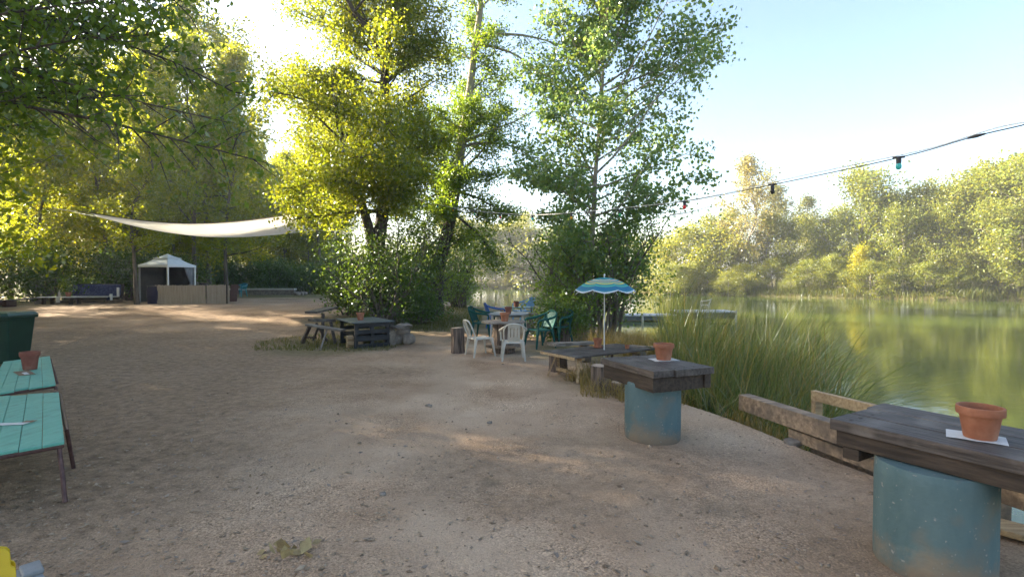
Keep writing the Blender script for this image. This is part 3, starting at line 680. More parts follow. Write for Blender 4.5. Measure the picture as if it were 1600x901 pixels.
# ------------------------------------------------------------------ ground cover (stuff)
def blades(P, H, bend, width, rs, nseg=4):
    n = len(P); V = np.zeros((n, nseg*2+1, 3)); az = rs.uniform(0, 6.28, n)
    side = np.stack([np.cos(az), np.sin(az), np.zeros(n)], 1)
    for k in range(nseg):
        t = k/nseg; c = P+bend*(t*t)[..., None] if hasattr(t, 'shape') else P+bend*(t*t)
        c = c.copy(); c[:, 2] += H*(t-.25*t*t*np.minimum(1, np.linalg.norm(bend, axis=1)/np.maximum(H, .01)))
        w = (width*(1-t*.7))[:, None]*side
        V[:, 2*k] = c-w; V[:, 2*k+1] = c+w
    c = P+bend; c = c.copy(); c[:, 2] += H*(1-.25*np.minimum(1, np.linalg.norm(bend, axis=1)/np.maximum(H, .01))); V[:, -1] = c
    m = nseg*2+1; base = np.arange(n)[:, None]*m
    quads = np.concatenate([base+np.array([[2*k, 2*k+1, 2*k+3, 2*k+2]]) for k in range(nseg-1)], 0)
    tip = base+np.array([[2*nseg-2, 2*nseg-1, 2*nseg, 2*nseg]])
    return V.reshape(-1, 3), quads, tip
def blade_obj(name, P, H, bend, width, mat, label, cat, rs, nseg=4):
    V, Q, Tp = blades(P, H, bend, width, rs, nseg)
    me = bpy.data.meshes.new(name); nq, ntp = len(Q), len(Tp)
    me.vertices.add(len(V)); me.vertices.foreach_set('co', V.astype(np.float32).ravel())
    li_ = np.concatenate([Q.ravel(), Tp[:, :3].ravel()]).astype(np.int32)
    me.loops.add(len(li_)); me.loops.foreach_set('vertex_index', li_)
    me.polygons.add(nq+ntp); me.polygons.foreach_set('loop_start', np.concatenate([np.arange(nq)*4, nq*4+np.arange(ntp)*3]).astype(np.int32))
    me.update(calc_edges=True)
    return tag(link(name, me, mat), label, cat, kind='stuff')
rs = np.random.default_rng(3)
def poly_pts(poly, n, rs):
    P = np.array(poly); lo, hi = P.min(0), P.max(0); out = []
    while sum(len(o) for o in out) < n:
        X = rs.uniform(lo, hi, (n*2, 2)); ins = np.zeros(len(X), bool)
        for (ax, ay), (bx, by) in zip(P, np.roll(P, -1, 0)):
            c = (ay > X[:, 1]) != (by > X[:, 1])
            with np.errstate(divide='ignore', invalid='ignore'): ins ^= c & (X[:, 0] < (bx-ax)*(X[:, 1]-ay)/(by-ay)+ax)
        out.append(X[ins])
    return np.concatenate(out)[:n]
XY = poly_pts([(2.55, 7.2), (3.2, 6.35), (3.9, 6.2), (4.5, 6.7), (5.2, 8.2), (5.8, 10.5), (5.4, 12.5), (4.3, 12.8), (3.3, 11.6), (2.75, 9.0)], 7000, rs)
cl = .5+.5*wob(XY[:, 0], XY[:, 1], 2.5, 6)
Z = np.maximum(ground_z(XY[:, 0][:, None], XY[:, 1][:, None])[:, 0], WZ-.3)
n = len(XY); H = rs.uniform(1.1, 2.25, n)*(.72+.45*cl)*np.where(XY[:, 1] < 7.4, .66, 1)
edge = nss(3.6, 5.2, XY[:, 0]-.25*(XY[:, 1]-8))
bd = np.stack([rs.normal(.15, .38, n)+.9*edge*rs.uniform(0, 1.3, n), rs.normal(-.05, .36, n), np.zeros(n)], 1); bd *= np.where(rs.uniform(0, 1, n) < .12, 2.0, 1.0)[:, None]; H *= rs.choice([.6, .8, 1.0, 1.0, 1.1], n)
blade_obj('reeds', np.column_stack([XY, Z-.05]), H, bd, np.clip(rs.lognormal(math.log(.005), .4, n), .0025, .014), LEAF['reed'], 'dense tall green reeds leaning over the water edge', 'reeds', rs, 5)
XY = poly_pts([(2.6, 7.2), (3.2, 6.4), (3.9, 6.25), (4.4, 6.7), (5.1, 8.2), (5.5, 10.5), (4.6, 12), (3.4, 11), (2.8, 9.0)], 620, rs)
Z = np.maximum(ground_z(XY[:, 0][:, None], XY[:, 1][:, None])[:, 0], WZ-.3); n = len(XY)
H = rs.uniform(.5, 2.2, n); bd = rs.normal(.1, .5, (n, 3)); bd[:, 2] = 0
blade_obj('dead_reeds', np.column_stack([XY, Z-.05]), H, bd, rs.uniform(.004, .010, n), LEAF['drygrass'], 'pale dead reed stalks standing bent among the green reeds', 'reeds', rs, 4)
# dry grass and weeds along the bank and round the furniture
def scatter(n, polys, rs):
    XY = np.concatenate([poly_pts(p_, int(n*w), rs) for p_, w in polys]); return XY
XY = scatter(1, [([(1.0, 7.5), (2.3, 6.9), (2.8, 7.6), (3.3, 9.6), (3.8, 11.5), (3.6, 14), (1.6, 14), (2.6, 11), (2.2, 9.6), (1.2, 8.9)], 6000), ([(.9, 8.7), (1.6, 7.9), (2.2, 8.6), (1.5, 9.3)], 900), ([(2.65, 6.5), (3.1, 5.5), (3.5, 4.7), (3.7, 5.1), (3.2, 6.3)], 900), ([(1.45, 7.1), (2.0, 6.7), (2.1, 7.2), (1.6, 7.6)], 350)], rs)
Z = ground_z(XY[:, 0][:, None], XY[:, 1][:, None])[:, 0]; n = len(XY)
ok = Z > WZ-.15; XY, Z = XY[ok], Z[ok]; n = len(XY)
H = rs.uniform(.08, .42, n)*np.where(XY[:, 1] > 9.5, 1.5, 1); bd = rs.normal(0, .13, (n, 3)); bd[:, 2] = 0
blade_obj('grass', np.column_stack([XY, Z-.01]), H, bd, rs.uniform(.003, .007, n), LEAF['drygrass'], 'straw-coloured dry grass along the bank by the low trestle table', 'grass', rs, 3)
XY = scatter(1, [([(-6.3, 12.3), (-3.0, 12.2), (-2.7, 14.5), (-5.8, 15.6), (-7, 14)], 3500), ([(-6.5, 17), (-2, 16.5), (-1.2, 20), (-1.5, 27), (-6, 27)], 9000)], rs)
Z = ground_z(XY[:, 0][:, None], XY[:, 1][:, None])[:, 0]; n = len(XY)
H = rs.uniform(.03, .13, n)*np.where(XY[:, 1] > 16.4, 1.8, 1); bd = rs.normal(0, .05, (n, 3)); bd[:, 2] = 0
blade_obj('grass', np.column_stack([XY, Z-.005]), H, bd, rs.uniform(.004, .009, n), LEAF['grass'], 'short sparse green grass round the pallet table and under the big trees', 'grass', rs, 2)
XY = scatter(1, [([(-26, 42), (-14, 41.6), (-9, 39), (-8.6, 41), (-11, 46), (-15, 56), (-33, 58)], 11000)], rs)
Z = ground_z(XY[:, 0][:, None], XY[:, 1][:, None])[:, 0]; n = len(XY)
H = rs.uniform(.3, .9, n); bd = rs.normal(0, .2, (n, 3)); bd[:, 2] = 0
blade_obj('grass', np.column_stack([XY, Z-.01]), H, bd, rs.uniform(.012, .03, n), LEAF['grass'], 'tall meadow grass behind the low white wall', 'grass', rs, 3)
# reeds and tall grass along the far bank and the end of the peninsula
pts = []
FBL = [(-18, 104.3), (-5, 104.4), (6, 99.4), (14.3, 86.4), (20.3, 67.4), (30.2, 61.4), (34.3, 56.4), (41.2, 51), (48, 48.5), (58, 42.6)]
for (ax, ay), (bx, by) in zip(FBL[:-1], FBL[1:]):
    m = int(math.hypot(bx-ax, by-ay)*150); t = rs.uniform(0, 1, m); o = np.abs(rs.normal(0, 2.0, m))-.9
    nx_, ny_ = by-ay, ax-bx; l_ = math.hypot(nx_, ny_)
    pts.append(np.column_stack([ax+(bx-ax)*t-nx_/l_*o, ay+(by-ay)*t-ny_/l_*o]))
XY = np.concatenate(pts); sgn = lake_sd(XY[:, 0][:, None], XY[:, 1][:, None])[:, 0]
XY = XY[sgn+1.3*wob(XY[:, 0], XY[:, 1], .55, 15) > .05]; Z = ground_z(XY[:, 0][:, None], XY[:, 1][:, None])[:, 0]; n = len(XY)
cl = .5+.5*wob(XY[:, 0], XY[:, 1], .9, 16)
H = rs.uniform(.4, 1.6, n)*(.2+1.0*cl); bd = rs.normal(0, .25, (n, 3)); bd[:, 2] = 0
blade_obj('far_grass', np.column_stack([XY, Z-.01]), H, bd, rs.uniform(.015, .04, n), LEAF['grass'], 'brownish reeds and grass fringing the far bank', 'grass', rs, 3)
# loose gravel stones and fallen leaves
n = 17000; u = rs.uniform(-150, 1500, n); y = 1.9*np.exp(rs.uniform(0, 1, n)**1.15*math.log(17/1.9)); x = (u-800)/800*y
ok = (lake_sd(x[:, None], y[:, None])[:, 0] > .35); x, y = x[ok], y[ok]
keep = rs.uniform(0, 1, len(x)) < .35+.65*nss(-.25, .35, wob(x, y, 2.2, 20)); x, y = x[keep], y[keep]; n = len(x)
sz = np.clip(rs.lognormal(math.log(.0065), .55, n), .003, .03)
octa = np.array([(1, 0, 0), (-1, 0, 0), (0, 1, 0), (0, -1, 0), (0, 0, 1), (0, 0, -1)], float)
tri = np.array([(0, 2, 4), (2, 1, 4), (1, 3, 4), (3, 0, 4), (2, 0, 5), (1, 2, 5), (3, 1, 5), (0, 3, 5)])
o6 = octa[None]*(1+rs.uniform(-.35, .35, (n, 6, 1)))*np.stack([rs.uniform(.7, 1.5, n), rs.uniform(.6, 1.1, n), rs.uniform(.35, .65, n)], 1)[:, None]
a = rs.uniform(0, 6.28, n); ca, sa = np.cos(a)[:, None], np.sin(a)[:, None]
X6 = o6[..., 0]*ca-o6[..., 1]*sa; Y6 = o6[..., 0]*sa+o6[..., 1]*ca
zz = ground_z(x[:, None], y[:, None])[:, 0]
V = np.stack([x[:, None]+X6*sz[:, None], y[:, None]+Y6*sz[:, None], (zz+sz*.12)[:, None]+o6[..., 2]*sz[:, None]], -1).reshape(-1, 3)
Ft = (np.arange(n)[:, None, None]*6+tri[None]).reshape(-1, 3)
tag(fast('gravel', V, Ft, LEAF['pebble'], smooth=True), 'loose pale gravel stones strewn over the clearing', 'gravel', kind='stuff')
n = 9000; u = rs.uniform(-100, 1350, n); y = 2.0*np.exp(rs.uniform(0, 1, n)*math.log(15/2.0)); x = (u-800)/800*y
ok = (lake_sd(x[:, None], y[:, None])[:, 0] > .4) & (rs.uniform(0, 1, n) < .3+.7*nss(.5, 4, -x)); x, y = x[ok], y[ok]
P = np.column_stack([x, y, ground_z(x[:, None], y[:, None])[:, 0]+.008])
V, Fq = leaf_quads(P, .036*np.clip(rs.lognormal(0, .3, len(P)), .5, 1.5), rs, up=5, asp=.5)
tag(fast('fallen_leaves', V, Fq, LEAF['litter']), 'small dry brown leaves scattered on the gravel', 'leaves', kind='stuff')

# ------------------------------------------------------------------ the two bar tables on concrete pipes
def high_table(label, base, rz, top_off, L, W, nplank, H=.82, cross=0):
    t = thing('bar_table', label, 'table', (*base, gz(*base)-.012), rz)
    q = random.Random(int(L*100))
    c = Matrix.Rotation(-rz, 3, 'Z') @ Vector((*top_off, 0))
    wb = [1+.006*math.sin(k*1.3) for k in range(40)]
    MB().lathe([(.288, 0), (.298, .02), (.3, .1), (.299, .35), (.3, .56), (.296, H-.19), (.29, H-.18)], 40, wob=wb).build('pipe_base', MAT['blue'], t, smooth=True)
    tp = MB(); w = W/nplank
    for k in range(nplank):
        y = -W/2+w*(k+.5); dx = q.uniform(-.02, .02)
        tp.box((c.x+dx, c.y+y, H-.035+q.uniform(-.002, .003)), (L, w-.009, .07), Matrix.Rotation(q.uniform(-.004, .004), 3, 'Z'))
        for sx in (-1, 1):                # dark bolt heads
            for off in (-.22, .22):
                tp.lathe([(.014, 0), (.012, .004), (0, .005)], 8, (c.x+dx+sx*(L/2-.1), c.y+y+off*w, H))
    tp.build('tabletop', MAT['darkwood'], t, bevel=.006)
    bh = .15 if cross == 0 else .10; zb = H-.073-bh/2
    for sy in (-1, 1):
        MB().box((c.x+.01*sy, c.y+sy*(W/2-.065), zb), (L*.93, .085, bh)).build('beam', MAT['darkwood2'], t, bevel=.005)
    for sx in (-1, 1):
        MB().box((c.x+sx*(L*.465-.055), c.y, zb-.004), (.085, W-.13-.09, bh)).build('beam', MAT['darkwood2'], t, bevel=.005)
    for sx in (-1, 1) if cross else ():
        MB().box((c.x+sx*(L/2-.12), c.y, zb-bh/2-.04), (.10, W*.93, .076)).build('crossbeam', MAT['darkwood2'], t, bevel=.005)
    return t
high_table('weathered plank table on a blue concrete pipe beside the low trestle table', (1.55, 5.62), R(-67), (.05, .10), .97, .79, 3)
high_table('big dark plank table on a blue concrete pipe, nearest the camera at the water', (2.57, 3.10), R(-59.5), (.216, .02), 1.20, .78, 3, cross=1)
def pot(label, loc, d=.24, h=.21, saucer=False, mat='terra', rz=0):
    t = thing('flower_pot', label, 'pot', loc, rz); r = d/2
    MB().lathe([(.0, .004), (r*.66, .0), (r*.68, .004), (r*.86, h*.72), (r*.86, h*.735), (r*.985, h*.75), (r, h*.78), (r, h*.97), (r*.985, h), (r*.90, h), (r*.88, h*.97), (r*.86, h*.80), (0, h*.79)], 36).build('body', MAT[mat], t, smooth=True)
    MB().lathe([(r*.858, h*.80), (r*.5, h*.815), (0, h*.81)], 20).build('potting_soil', MAT['soil'], t, smooth=True)
    if saucer: MB().lathe([(0, -.001), (r*.9, -.001), (r*1.12, .02), (r*1.08, .024), (r*.9, .004), (0, .004)], 30).build('saucer', MAT[mat], t, smooth=True)
    return t
def sheet(name, label, cat, c, w, h, rz, mat='paper', rs_=3):
    q = random.Random(rs_); vs, fs = [], []
    for j in range(5):
        for i in range(7): vs.append((w*(i/6-.5), h*(j/4-.5), .002+.003*abs(math.sin(i*1.1+j*.7+rs_))*(1 if i in (0, 6) or j in (0, 4) else .3)))
    for j in range(4):
        for i in range(6): fs.append((j*7+i, j*7+i+1, j*7+i+8, j*7+i+7))
    o = MB().add(vs, fs).build(name, MAT[mat], thick=.001)
    o.location = c; o.rotation_euler = (0, 0, rz); return tag(o, label, cat)
zt = gz(2.57, 3.1)-.012+.82
p = atz(1531, 684, zt); pot('large terracotta pot on white paper on the nearest plank table by the water', p+Vector((0, 0, .004)), .225, .185)
sheet('paper_sheet', 'white paper sheet under the pot on the nearest plank table', 'paper', p+Vector((-.015, .01, .001)), .27, .20, R(-40))
zt = gz(1.55, 5.62)-.012+.82
p = atz(1037, 562, zt); pot('terracotta pot on the plank table with the blue pipe beside the trestle table', p+Vector((0, 0, .004)), .235, .185)
sheet('paper_sheet', 'white paper sheet under the pot on the plank table beside the trestle table', 'paper', p+Vector((.0, .0, .001)), .30, .21, R(10))

# ------------------------------------------------------------------ timber edging at the shore
t = thing('timber_edging', 'weathered timber beams and rails edging the bank behind the nearest plank table', 'edging', (3.1, 5.5, 0))
o_ = Vector((3.1, 5.5, 0))
def tb(name, a, b, w, h, mat='timber'): MB().beam(Vector(a)-o_, Vector(b)-o_, w, h).build(name, MAT[mat], t, bevel=.008)
tb('rail', (2.86, 6.28, .23), (3.62, 3.35, .25), .16, .19)
tb('rail', (3.22, 5.4, .02), (3.70, 3.8, .0), .14, .22)
tb('rail', (3.05, 5.55, .06), (3.36, 4.55, .04), .10, .12)
tb('rail', (3.66, 6.2, .33), (3.93, 5.4, .33), .07, .12, 'palewood')
tb('post', (3.68, 6.15, -.7), (3.68, 6.15, .27), .09, .09, 'palewood')
tb('post', (3.32, 5.05, -.7), (3.32, 5.05, .155), .10, .10)
tb('post', (3.75, 3.6, -.7), (3.75, 3.6, .17), .10, .10)
tb('board', (3.28, 3.55, .05), (3.85, 2.9, .05), .22, .045, 'palewood')
tb('board', (3.45, 3.95, -.12), (4.0, 3.2, -.12), .16, .05, 'palewood')

# ------------------------------------------------------------------ teal plank tables and bin at the left
def quad_table(label, corners, z, nplank, feet, group=None):
    """corners: back-left, back-right, front-right, front-left as seen (x, y); planks run from back to front"""
    c = sum((Vector((*p, 0)) for p in corners), Vector())/4
    t = thing('plank_table', label, 'table', (c.x, c.y, gz(c.x, c.y)))
    P = [Vector((*p, 0))-Vector((c.x, c.y, 0)) for p in corners]; z -= t.location.z
    tp = MB(); q = random.Random(4)
    for k in range(nplank):
        a, b_ = (k+.012)/nplank, (k+.988)/nplank; e0, e1 = q.uniform(-.012, .012), q.uniform(-.015, .015)
        bl, br = P[0].lerp(P[1], a), P[0].lerp(P[1], b_); fl, fr = P[3].lerp(P[2], a), P[3].lerp(P[2], b_)
        if k == nplank-1: bl = bl.lerp(fl, .0); 
        vs = [fl.lerp(bl, e0), fr.lerp(br, e0), br.lerp(fr, e1), bl.lerp(fl, e1)]
        dz = q.uniform(-.002, .002)
        tp.hexa([v+Vector((0, 0, z-.022+dz)) for v in vs], [v+Vector((0, 0, z+dz)) for v in vs])
    tp.build('tabletop', MAT['teal'], t, bevel=.003)
    ins = [p*.97 for p in P]
    MB().tube([p_+Vector((0, 0, z-.04)) for p_ in (ins[0], ins[1], ins[2], ins[3], ins[0])], .016, 8).build('frame', MAT['tube'], t, smooth=True)
    for top, ft in feet:
        a = Vector((*top, 0))-Vector((c.x, c.y, 0)); f = Vector((*ft, 0))-Vector((c.x, c.y, 0))
        mid = a.lerp(f, .12)
        MB().tube([a+Vector((0, 0, z-.04)), a.lerp(f, .03)+Vector((0, 0, z-.055)), mid+Vector((0, 0, z-.11)), a.lerp(f, .55)+Vector((0, 0, z*.45)), f+Vector((0, 0, .0))], .0165, 10).build('leg', MAT['tube'], t, smooth=True)
    return t
ZT = .46
def pz(u, v, z=ZT): p = atz(u, v, z); return (p.x, p.y)
n1, n2, n3, n4 = pz(-120, 628), pz(92, 612), pz(101, 690), pz(-240, 752)
f1, f2 = gnd(102, 787), gnd(115, 732)
quad_table('long teal plank table with brown tube legs nearest the camera', (n1, n2, n3, n4), ZT, 8,
           [((n3[0]-.06, n3[1]+.02), (f1.x, f1.y)), (n4, (n4[0], n4[1])), (n1, n1)])
t = [o for o in bpy.data.objects if o.get('label') == 'long teal plank table with brown tube legs nearest the camera'][0]
MB().tube([Vector((*pz(u_, v_, z_), z_))-t.location for u_, v_, z_ in ((86, 611, .43), (94, 617, .43), (100, 648, .43), (104.5, 672, .40))]+[Vector((f2.x, f2.y, gz(f2.x, f2.y)))-t.location], .0165, 10).build('leg', MAT['tube'], t, smooth=True)
m1, m2, m3, m4 = pz(5, 565), pz(78, 556), pz(87, 599), pz(-25, 617)
quad_table('teal plank table with a terracotta pot on it next to the green bin', (m1, m2, m3, m4), ZT, 5, [(m2, (m2[0]+.12, m2[1])), (m3, (m3[0]+.12, m3[1]-.1)), (m1, m1), (m4, m4)])
p = atz(47, 577, ZT); pot('dusty red terracotta pot on the teal table next to the green bin', p+Vector((0, 0, .003)), .225, .25, mat='terra2')
p = atz(38, 583, ZT); sheet('menu_card', 'dark card in front of the pot on the teal table next to the bin', 'card', p+Vector((0, 0, .003)), .46, .16, R(-38), 'card', 5)
p = atz(40, 584.5, ZT); sheet('paper_strip', 'narrow white paper strip on the teal table next to the bin', 'paper', p+Vector((0, 0, .010)), .22, .05, R(-38), 'paper', 6)
p = atz(18, 663, ZT); sheet('menu_card', 'white paper card on the nearest teal table', 'card', p+Vector((0, 0, .004)), .24, .075, R(8), 'paper', 7)
p = atz(45, 659, ZT); sheet('menu_card', 'small brown card beside the white paper one', 'card', p+Vector((0, 0, .003)), .09, .07, R(8), 'card', 8)
bx = Vector((-10.22, 10.3, gz(-10.2, 10.3)))
t = thing('wheelie_bin', 'dark green wheeled rubbish bin behind the teal tables', 'bin', bx, R(8))
def rect(w, d, z, yo=0): return [Vector((-w/2, -d/2+yo, z)), Vector((w/2, -d/2+yo, z)), Vector((w/2, d/2+yo, z)), Vector((-w/2, d/2+yo, z))]
MB().hexa(rect(.5, .54, .05), rect(.64, .70, .95)).build('body', MAT['bin'], t, bevel=.03)
MB().hexa(rect(.70, .76, .93), rect(.71, .77, .99)).build('rim', MAT['bin'], t, bevel=.015)
MB().hexa(rect(.72, .80, .995), rect(.60, .70, 1.06)).box((.0, -.1, 1.06), (.42, .2, .02)).build('lid', MAT['binlid'], t, bevel=.02)
MB().tube([(-.28, .44, .96), (.28, .44, .96)], .016, 8).build('handle', MAT['bin'], t)
for sx in (-1, 1): MB().tube([(sx*.26, .28, .1), (sx*.31, .28, .1)], .1, 18).build('wheel', MAT['black'], t)
# yellow board and grey block in the near corner
t = thing('floor_sign', 'rounded yellow plastic board standing in the bottom left corner', 'sign', (-2.40, 2.30, gz(-2.40, 2.30)), R(45)); t.scale = (.88, .88, .88)
def board(y0, y1):
    m = MB(); prof = [(-.13, 0), (.13, 0), (.118, .47), (.112, .485), (.10, .495), (.097, .56), (.085, .58), (.065, .592), (-.065, .592), (-.085, .58), (-.097, .56), (-.10, .495), (-.112, .485), (-.118, .47)]
    n_ = len(prof); vs = [(x, y0+(y1-y0)*z/.6-.008, z) for x, z in prof]+[(x, y0+(y1-y0)*z/.6+.008, z) for x, z in prof]
    fs = [tuple(range(n_)), tuple(range(2*n_-1, n_-1, -1))]+[(i, i+n_, (i+1) % n_+n_, (i+1) % n_) for i in range(n_)]
    return m.add(vs, fs)
board(-.16, -.01).build('front_panel', MAT['yplastic'], t, bevel=.005); board(.16, .01).build('rear_panel', MAT['yplastic'], t, bevel=.005)
MB().box((0, -.036, .555), (.07, .006, .014)).build('hand_slot', MAT['black'], t)
p = atz(24, 900, .12)
t = thing('plastic_step', 'grey stepped plastic block on the gravel behind the yellow board', 'step', (p.x, p.y, gz(p.x, p.y)-.005), R(-40))
MB().box((0, .0, .06), (.26, .22, .12)).build('base', MAT['greyplastic'], t, bevel=.01)
MB().box((-.04, .07, .13), (.15, .09, .03)).build('upper_step', MAT['greyplastic'], t, bevel=.01)
# dead leaf clump
p = gnd(455, 862); rl = np.random.default_rng(8)
Pl = np.column_stack([p.x+rl.normal(0, .07, 22), p.y+rl.normal(0, .035, 22), np.full(22, gz(p.x, p.y)+.012)+rl.uniform(0, .025, 22)])
V, Fq = leaf_quads(Pl, .085, rl, up=1.0, asp=.75)
tag(fast('dead_leaves', V, Fq, MAT['leafdry']), 'clump of large curled yellow brown dead leaves on the gravel in front of the camera', 'dead leaves')
rl = random.Random(6)
for i, (u, v, s_) in enumerate(((670, 633, .1), (598, 772, .07), (765, 660, .08))):
    p = gnd(u, v); o = MB().blob((0, 0, 0), (s_, s_*.7, s_*.45), rl, 9, rl.uniform(0, 3)).build('stone', MAT['stone'], smooth=True)
    o.location = (p.x, p.y, gz(p.x, p.y)+s_*.1); tag(o, ('pale fist-sized stone alone on the open gravel beyond the middle of the clearing', 'small pale stone alone on the open gravel, nearest of the loose stones', 'pale flat stone on the gravel between the white chairs and the camera')[i], 'stone')
p = gnd(1368, 752)
o = MB().blob((0, 0, 0), (.24, .16, .1), rl, 12, .5).build('stone', MAT['stone'], smooth=True); p = gnd(1238, 690); o.location = (p.x, p.y, gz(p.x, p.y)+.02)
tag(o, 'pale rounded stone at the edge of the bank by the timber rails', 'stone')

# ------------------------------------------------------------------ low trestle table, benches, stumps, parasol
zt = .45
A_, Bc, Cc = atz(899, 558, zt), atz(859, 546, zt), atz(1022, 544, zt)
ang = math.atan2(Cc.y-A_.y, Cc.x-A_.x); Lx, Wy = 1.9, .92
ctr = A_+Vector((math.cos(ang), math.sin(ang), 0))*Lx/2+Vector((-math.sin(ang), math.cos(ang), 0))*Wy/2
t = thing('trestle_table', 'low weathered plank table on trestles with the parasol through it', 'table', (ctr.x, ctr.y, 0), ang)
m = MB(); q = random.Random(9)
for k in range(6):
    y = -Wy/2+Wy/6*(k+.5); m.box((q.uniform(-.02, .02), y, zt-.014+q.uniform(-.003, .003)), (Lx, Wy/6-.008, .028), Matrix.Rotation(q.uniform(-.006, .006), 3, 'Z'))
m.build('tabletop', MAT['greywood'] if False else MAT['darkwood'], t, bevel=.003)
MB().box((-Lx/2-.012, 0, zt-.03), (.022, Wy, .045)).build('end_batten', MAT['palewood'], t, bevel=.003)
for sx in (-.72, .62):
    MB().box((sx, 0, zt-.055), (.07, Wy*.86, .05)).build('trestle_rail', MAT['palewood'], t, bevel=.003)
    MB().box((sx, 0, .13), (.03, .62, .06)).build('stretcher', MAT['palewood'], t, bevel=.003)
    for sy in (-1, 1):
        for ss_ in (-1, 1):
            MB().beam((sx+ss_*.02, sy*.30, zt-.08), (sx+ss_*.13, sy*.40, .0), .05, .03).build('leg', MAT['palewood'] if sx < 0 else MAT['timber'], t, bevel=.003)
p = atz(934, 543, zt); pot('bright terracotta pot on a saucer on the low trestle table beside the parasol pole', p+Vector((0, 0, .006)), .17, .17, True)
p = atz(944, 546, zt); px, py = p.x, p.y
t = thing('parasol', 'small beach parasol striped teal yellow and blue over the low trestle table', 'parasol', (px, py, gz(px, py)), R(14))
pm = bpy.data.materials.new('parasol_stripes'); nt, N, L, b = nodes(pm); b.inputs['Roughness'].default_value = .75
at_ = N.new('ShaderNodeAttribute'); at_.attribute_name = 'rad'
cr = N.new('ShaderNodeValToRGB'); cr.color_ramp.interpolation = 'CONSTANT'
stops = [(0, (.03, .27, .30)), (.36, (.62, .5, .36)), (.43, (.05, .36, .38)), (.50, (.62, .40, .22)), (.555, (.06, .38, .38)), (.61, (.62, .58, .16)), (.68, (.04, .30, .34)), (.75, (.10, .46, .34)), (.80, (.03, .19, .33)), (.94, (.08, .3, .38)), (.965, (.75, .76, .78))]
e = cr.color_ramp.elements
while len(e) < len(stops): e.new(.99)
for i, (p_, c_) in enumerate(stops): e[i].position = p_; e[i].color = (*c_, 1)
L.new(at_.outputs['Fac'], cr.inputs[0]); L.new(cr.outputs[0], b.inputs['Base Color'])
tr = N.new('ShaderNodeBsdfTranslucent'); L.new(cr.outputs[0], tr.inputs[0]); ms = N.new('ShaderNodeMixShader'); ms.inputs[0].default_value = .3
L.new(b.outputs[0], ms.inputs[1]); L.new(tr.outputs[0], ms.inputs[2]); L.new(ms.outputs[0], [n for n in N if n.type == 'OUTPUT_MATERIAL'][0].inputs[0])
vs, fs, rad_ = [], [], []; NS, NR, RC = 64, 12, .565
HT = CAMZ+.045 - gz(px, py)-.035
for i in range(NR+1):
    r = i/NR
    for k in range(NS):
        a = 2*math.pi*k/NS; sc8 = abs(((k % 8)/8)-.5)*2         # 1 at the ribs, 0 between
        sag = .028*r*(1-sc8**2)
        rr_ = RC*r*(1-.035*r*(1-sc8)); z = HT-.225*r**2.0-sag
        if i == NR: z -= .025*(1-sc8)
        vs.append((rr_*math.cos(a), rr_*math.sin(a), z)); rad_.append(r)
for i in range(NR):
    for k in range(NS): fs.append((i*NS+k, i*NS+(k+1) % NS, (i+1)*NS+(k+1) % NS, (i+1)*NS+k))
can = MB().add(vs, fs).build('canopy', pm, t, smooth=True)
av = can.data.attributes.new('rad', 'FLOAT', 'POINT'); av.data.foreach_set('value', np.array(rad_, np.float32))
MB().tube([(0, 0, -.2), (0, 0, HT+.04)], .011, 10).build('pole', MAT['pole'], t, smooth=True)
MB().lathe([(.014, 0), (.016, .02), (0, .035)], 10, (0, 0, HT+.03)).build('finial', MAT['wmetal'], t)
for k in range(8):
    a = 2*math.pi*k/8
    MB().tube([(.01*math.cos(a), .01*math.sin(a), HT-.03), (.3*math.cos(a), .3*math.sin(a), HT-.125), (.55*math.cos(a), .55*math.sin(a), HT-.30)], .004, 5).build('rib', MAT['wmetal'], t)
def stump(label, u, v, d, h, tilt=0, cap=True, group=None, seed=1):
    p = gnd(u, v); q = random.Random(seed); y = p.y+d/2*.8; x = p.x*y/p.y
    t = thing('tree_stump', label, 'stump', (x, y, gz(x, y)-.015), q.uniform(0, 6), group); t.rotation_euler = (tilt, 0, q.uniform(0, 6))
    wb = [1+.05*math.sin(k*.9+seed)+.04*math.sin(k*2.3)+q.uniform(-.025, .025) for k in range(32)]
    r = d/2
    MB().lathe([(r*1.08, 0), (r*1.02, h*.2), (r*.97, h*.6), (r*.99, h*.96), (r*.96, h)], 32, wob=wb).build('bark', MAT['stumpbark'], t, smooth=True)
    wc = [w_*.94 for w_ in wb]
    MB().lathe([(r*.96, h+.001), (r*.9, h+.006), (0, h+.009)], 32, wob=wc).build('cut_face', MAT['cutwood'], t, smooth=True)
    return t
stump('rough-barked stump seat in front of the low trestle table', 940, 612, .34, .40, seed=2)
stump('dark thick log holding up the plank bench at the outer end of the trestle table', 872, 581, .34, .34, seed=3)
stump('upright stump standing behind the plank bench near the dark green armchair', 881, 533, .34, .46, seed=4)
stump('split upright log left of the white slatted chairs', 716, 552, .30, .60, tilt=.03, seed=5)
stump('small low stump right of the rough-barked stump seat', 966, 619, .22, .20, seed=6)
def plank(name, label, cat, a, b_, w, h, mat, supports=()):
    a, b_ = Vector(a), Vector(b_); c = (a+b_)/2; an = math.atan2(b_.y-a.y, b_.x-a.x)
    t = thing(name, label, cat, (c.x, c.y, gz(c.x, c.y)), an); z0 = t.location.z
    d = (b_-a).length; sl = math.asin((b_.z-a.z)/d)
    MB().box((0, 0, c.z-z0), (d, w, h), Matrix.Rotation(-sl, 3, 'Y')).build('plank', MAT[mat], t, bevel=.006)
    q = random.Random(int(d*1000))
    for k in supports:
        MB().blob((d*k, 0, (c.z-z0-h/2)/2-.02), (.3, .3, c.z-z0-h/2+.05), q, 12).build('support_stone', MAT['stone'], t, smooth=True)
    return t
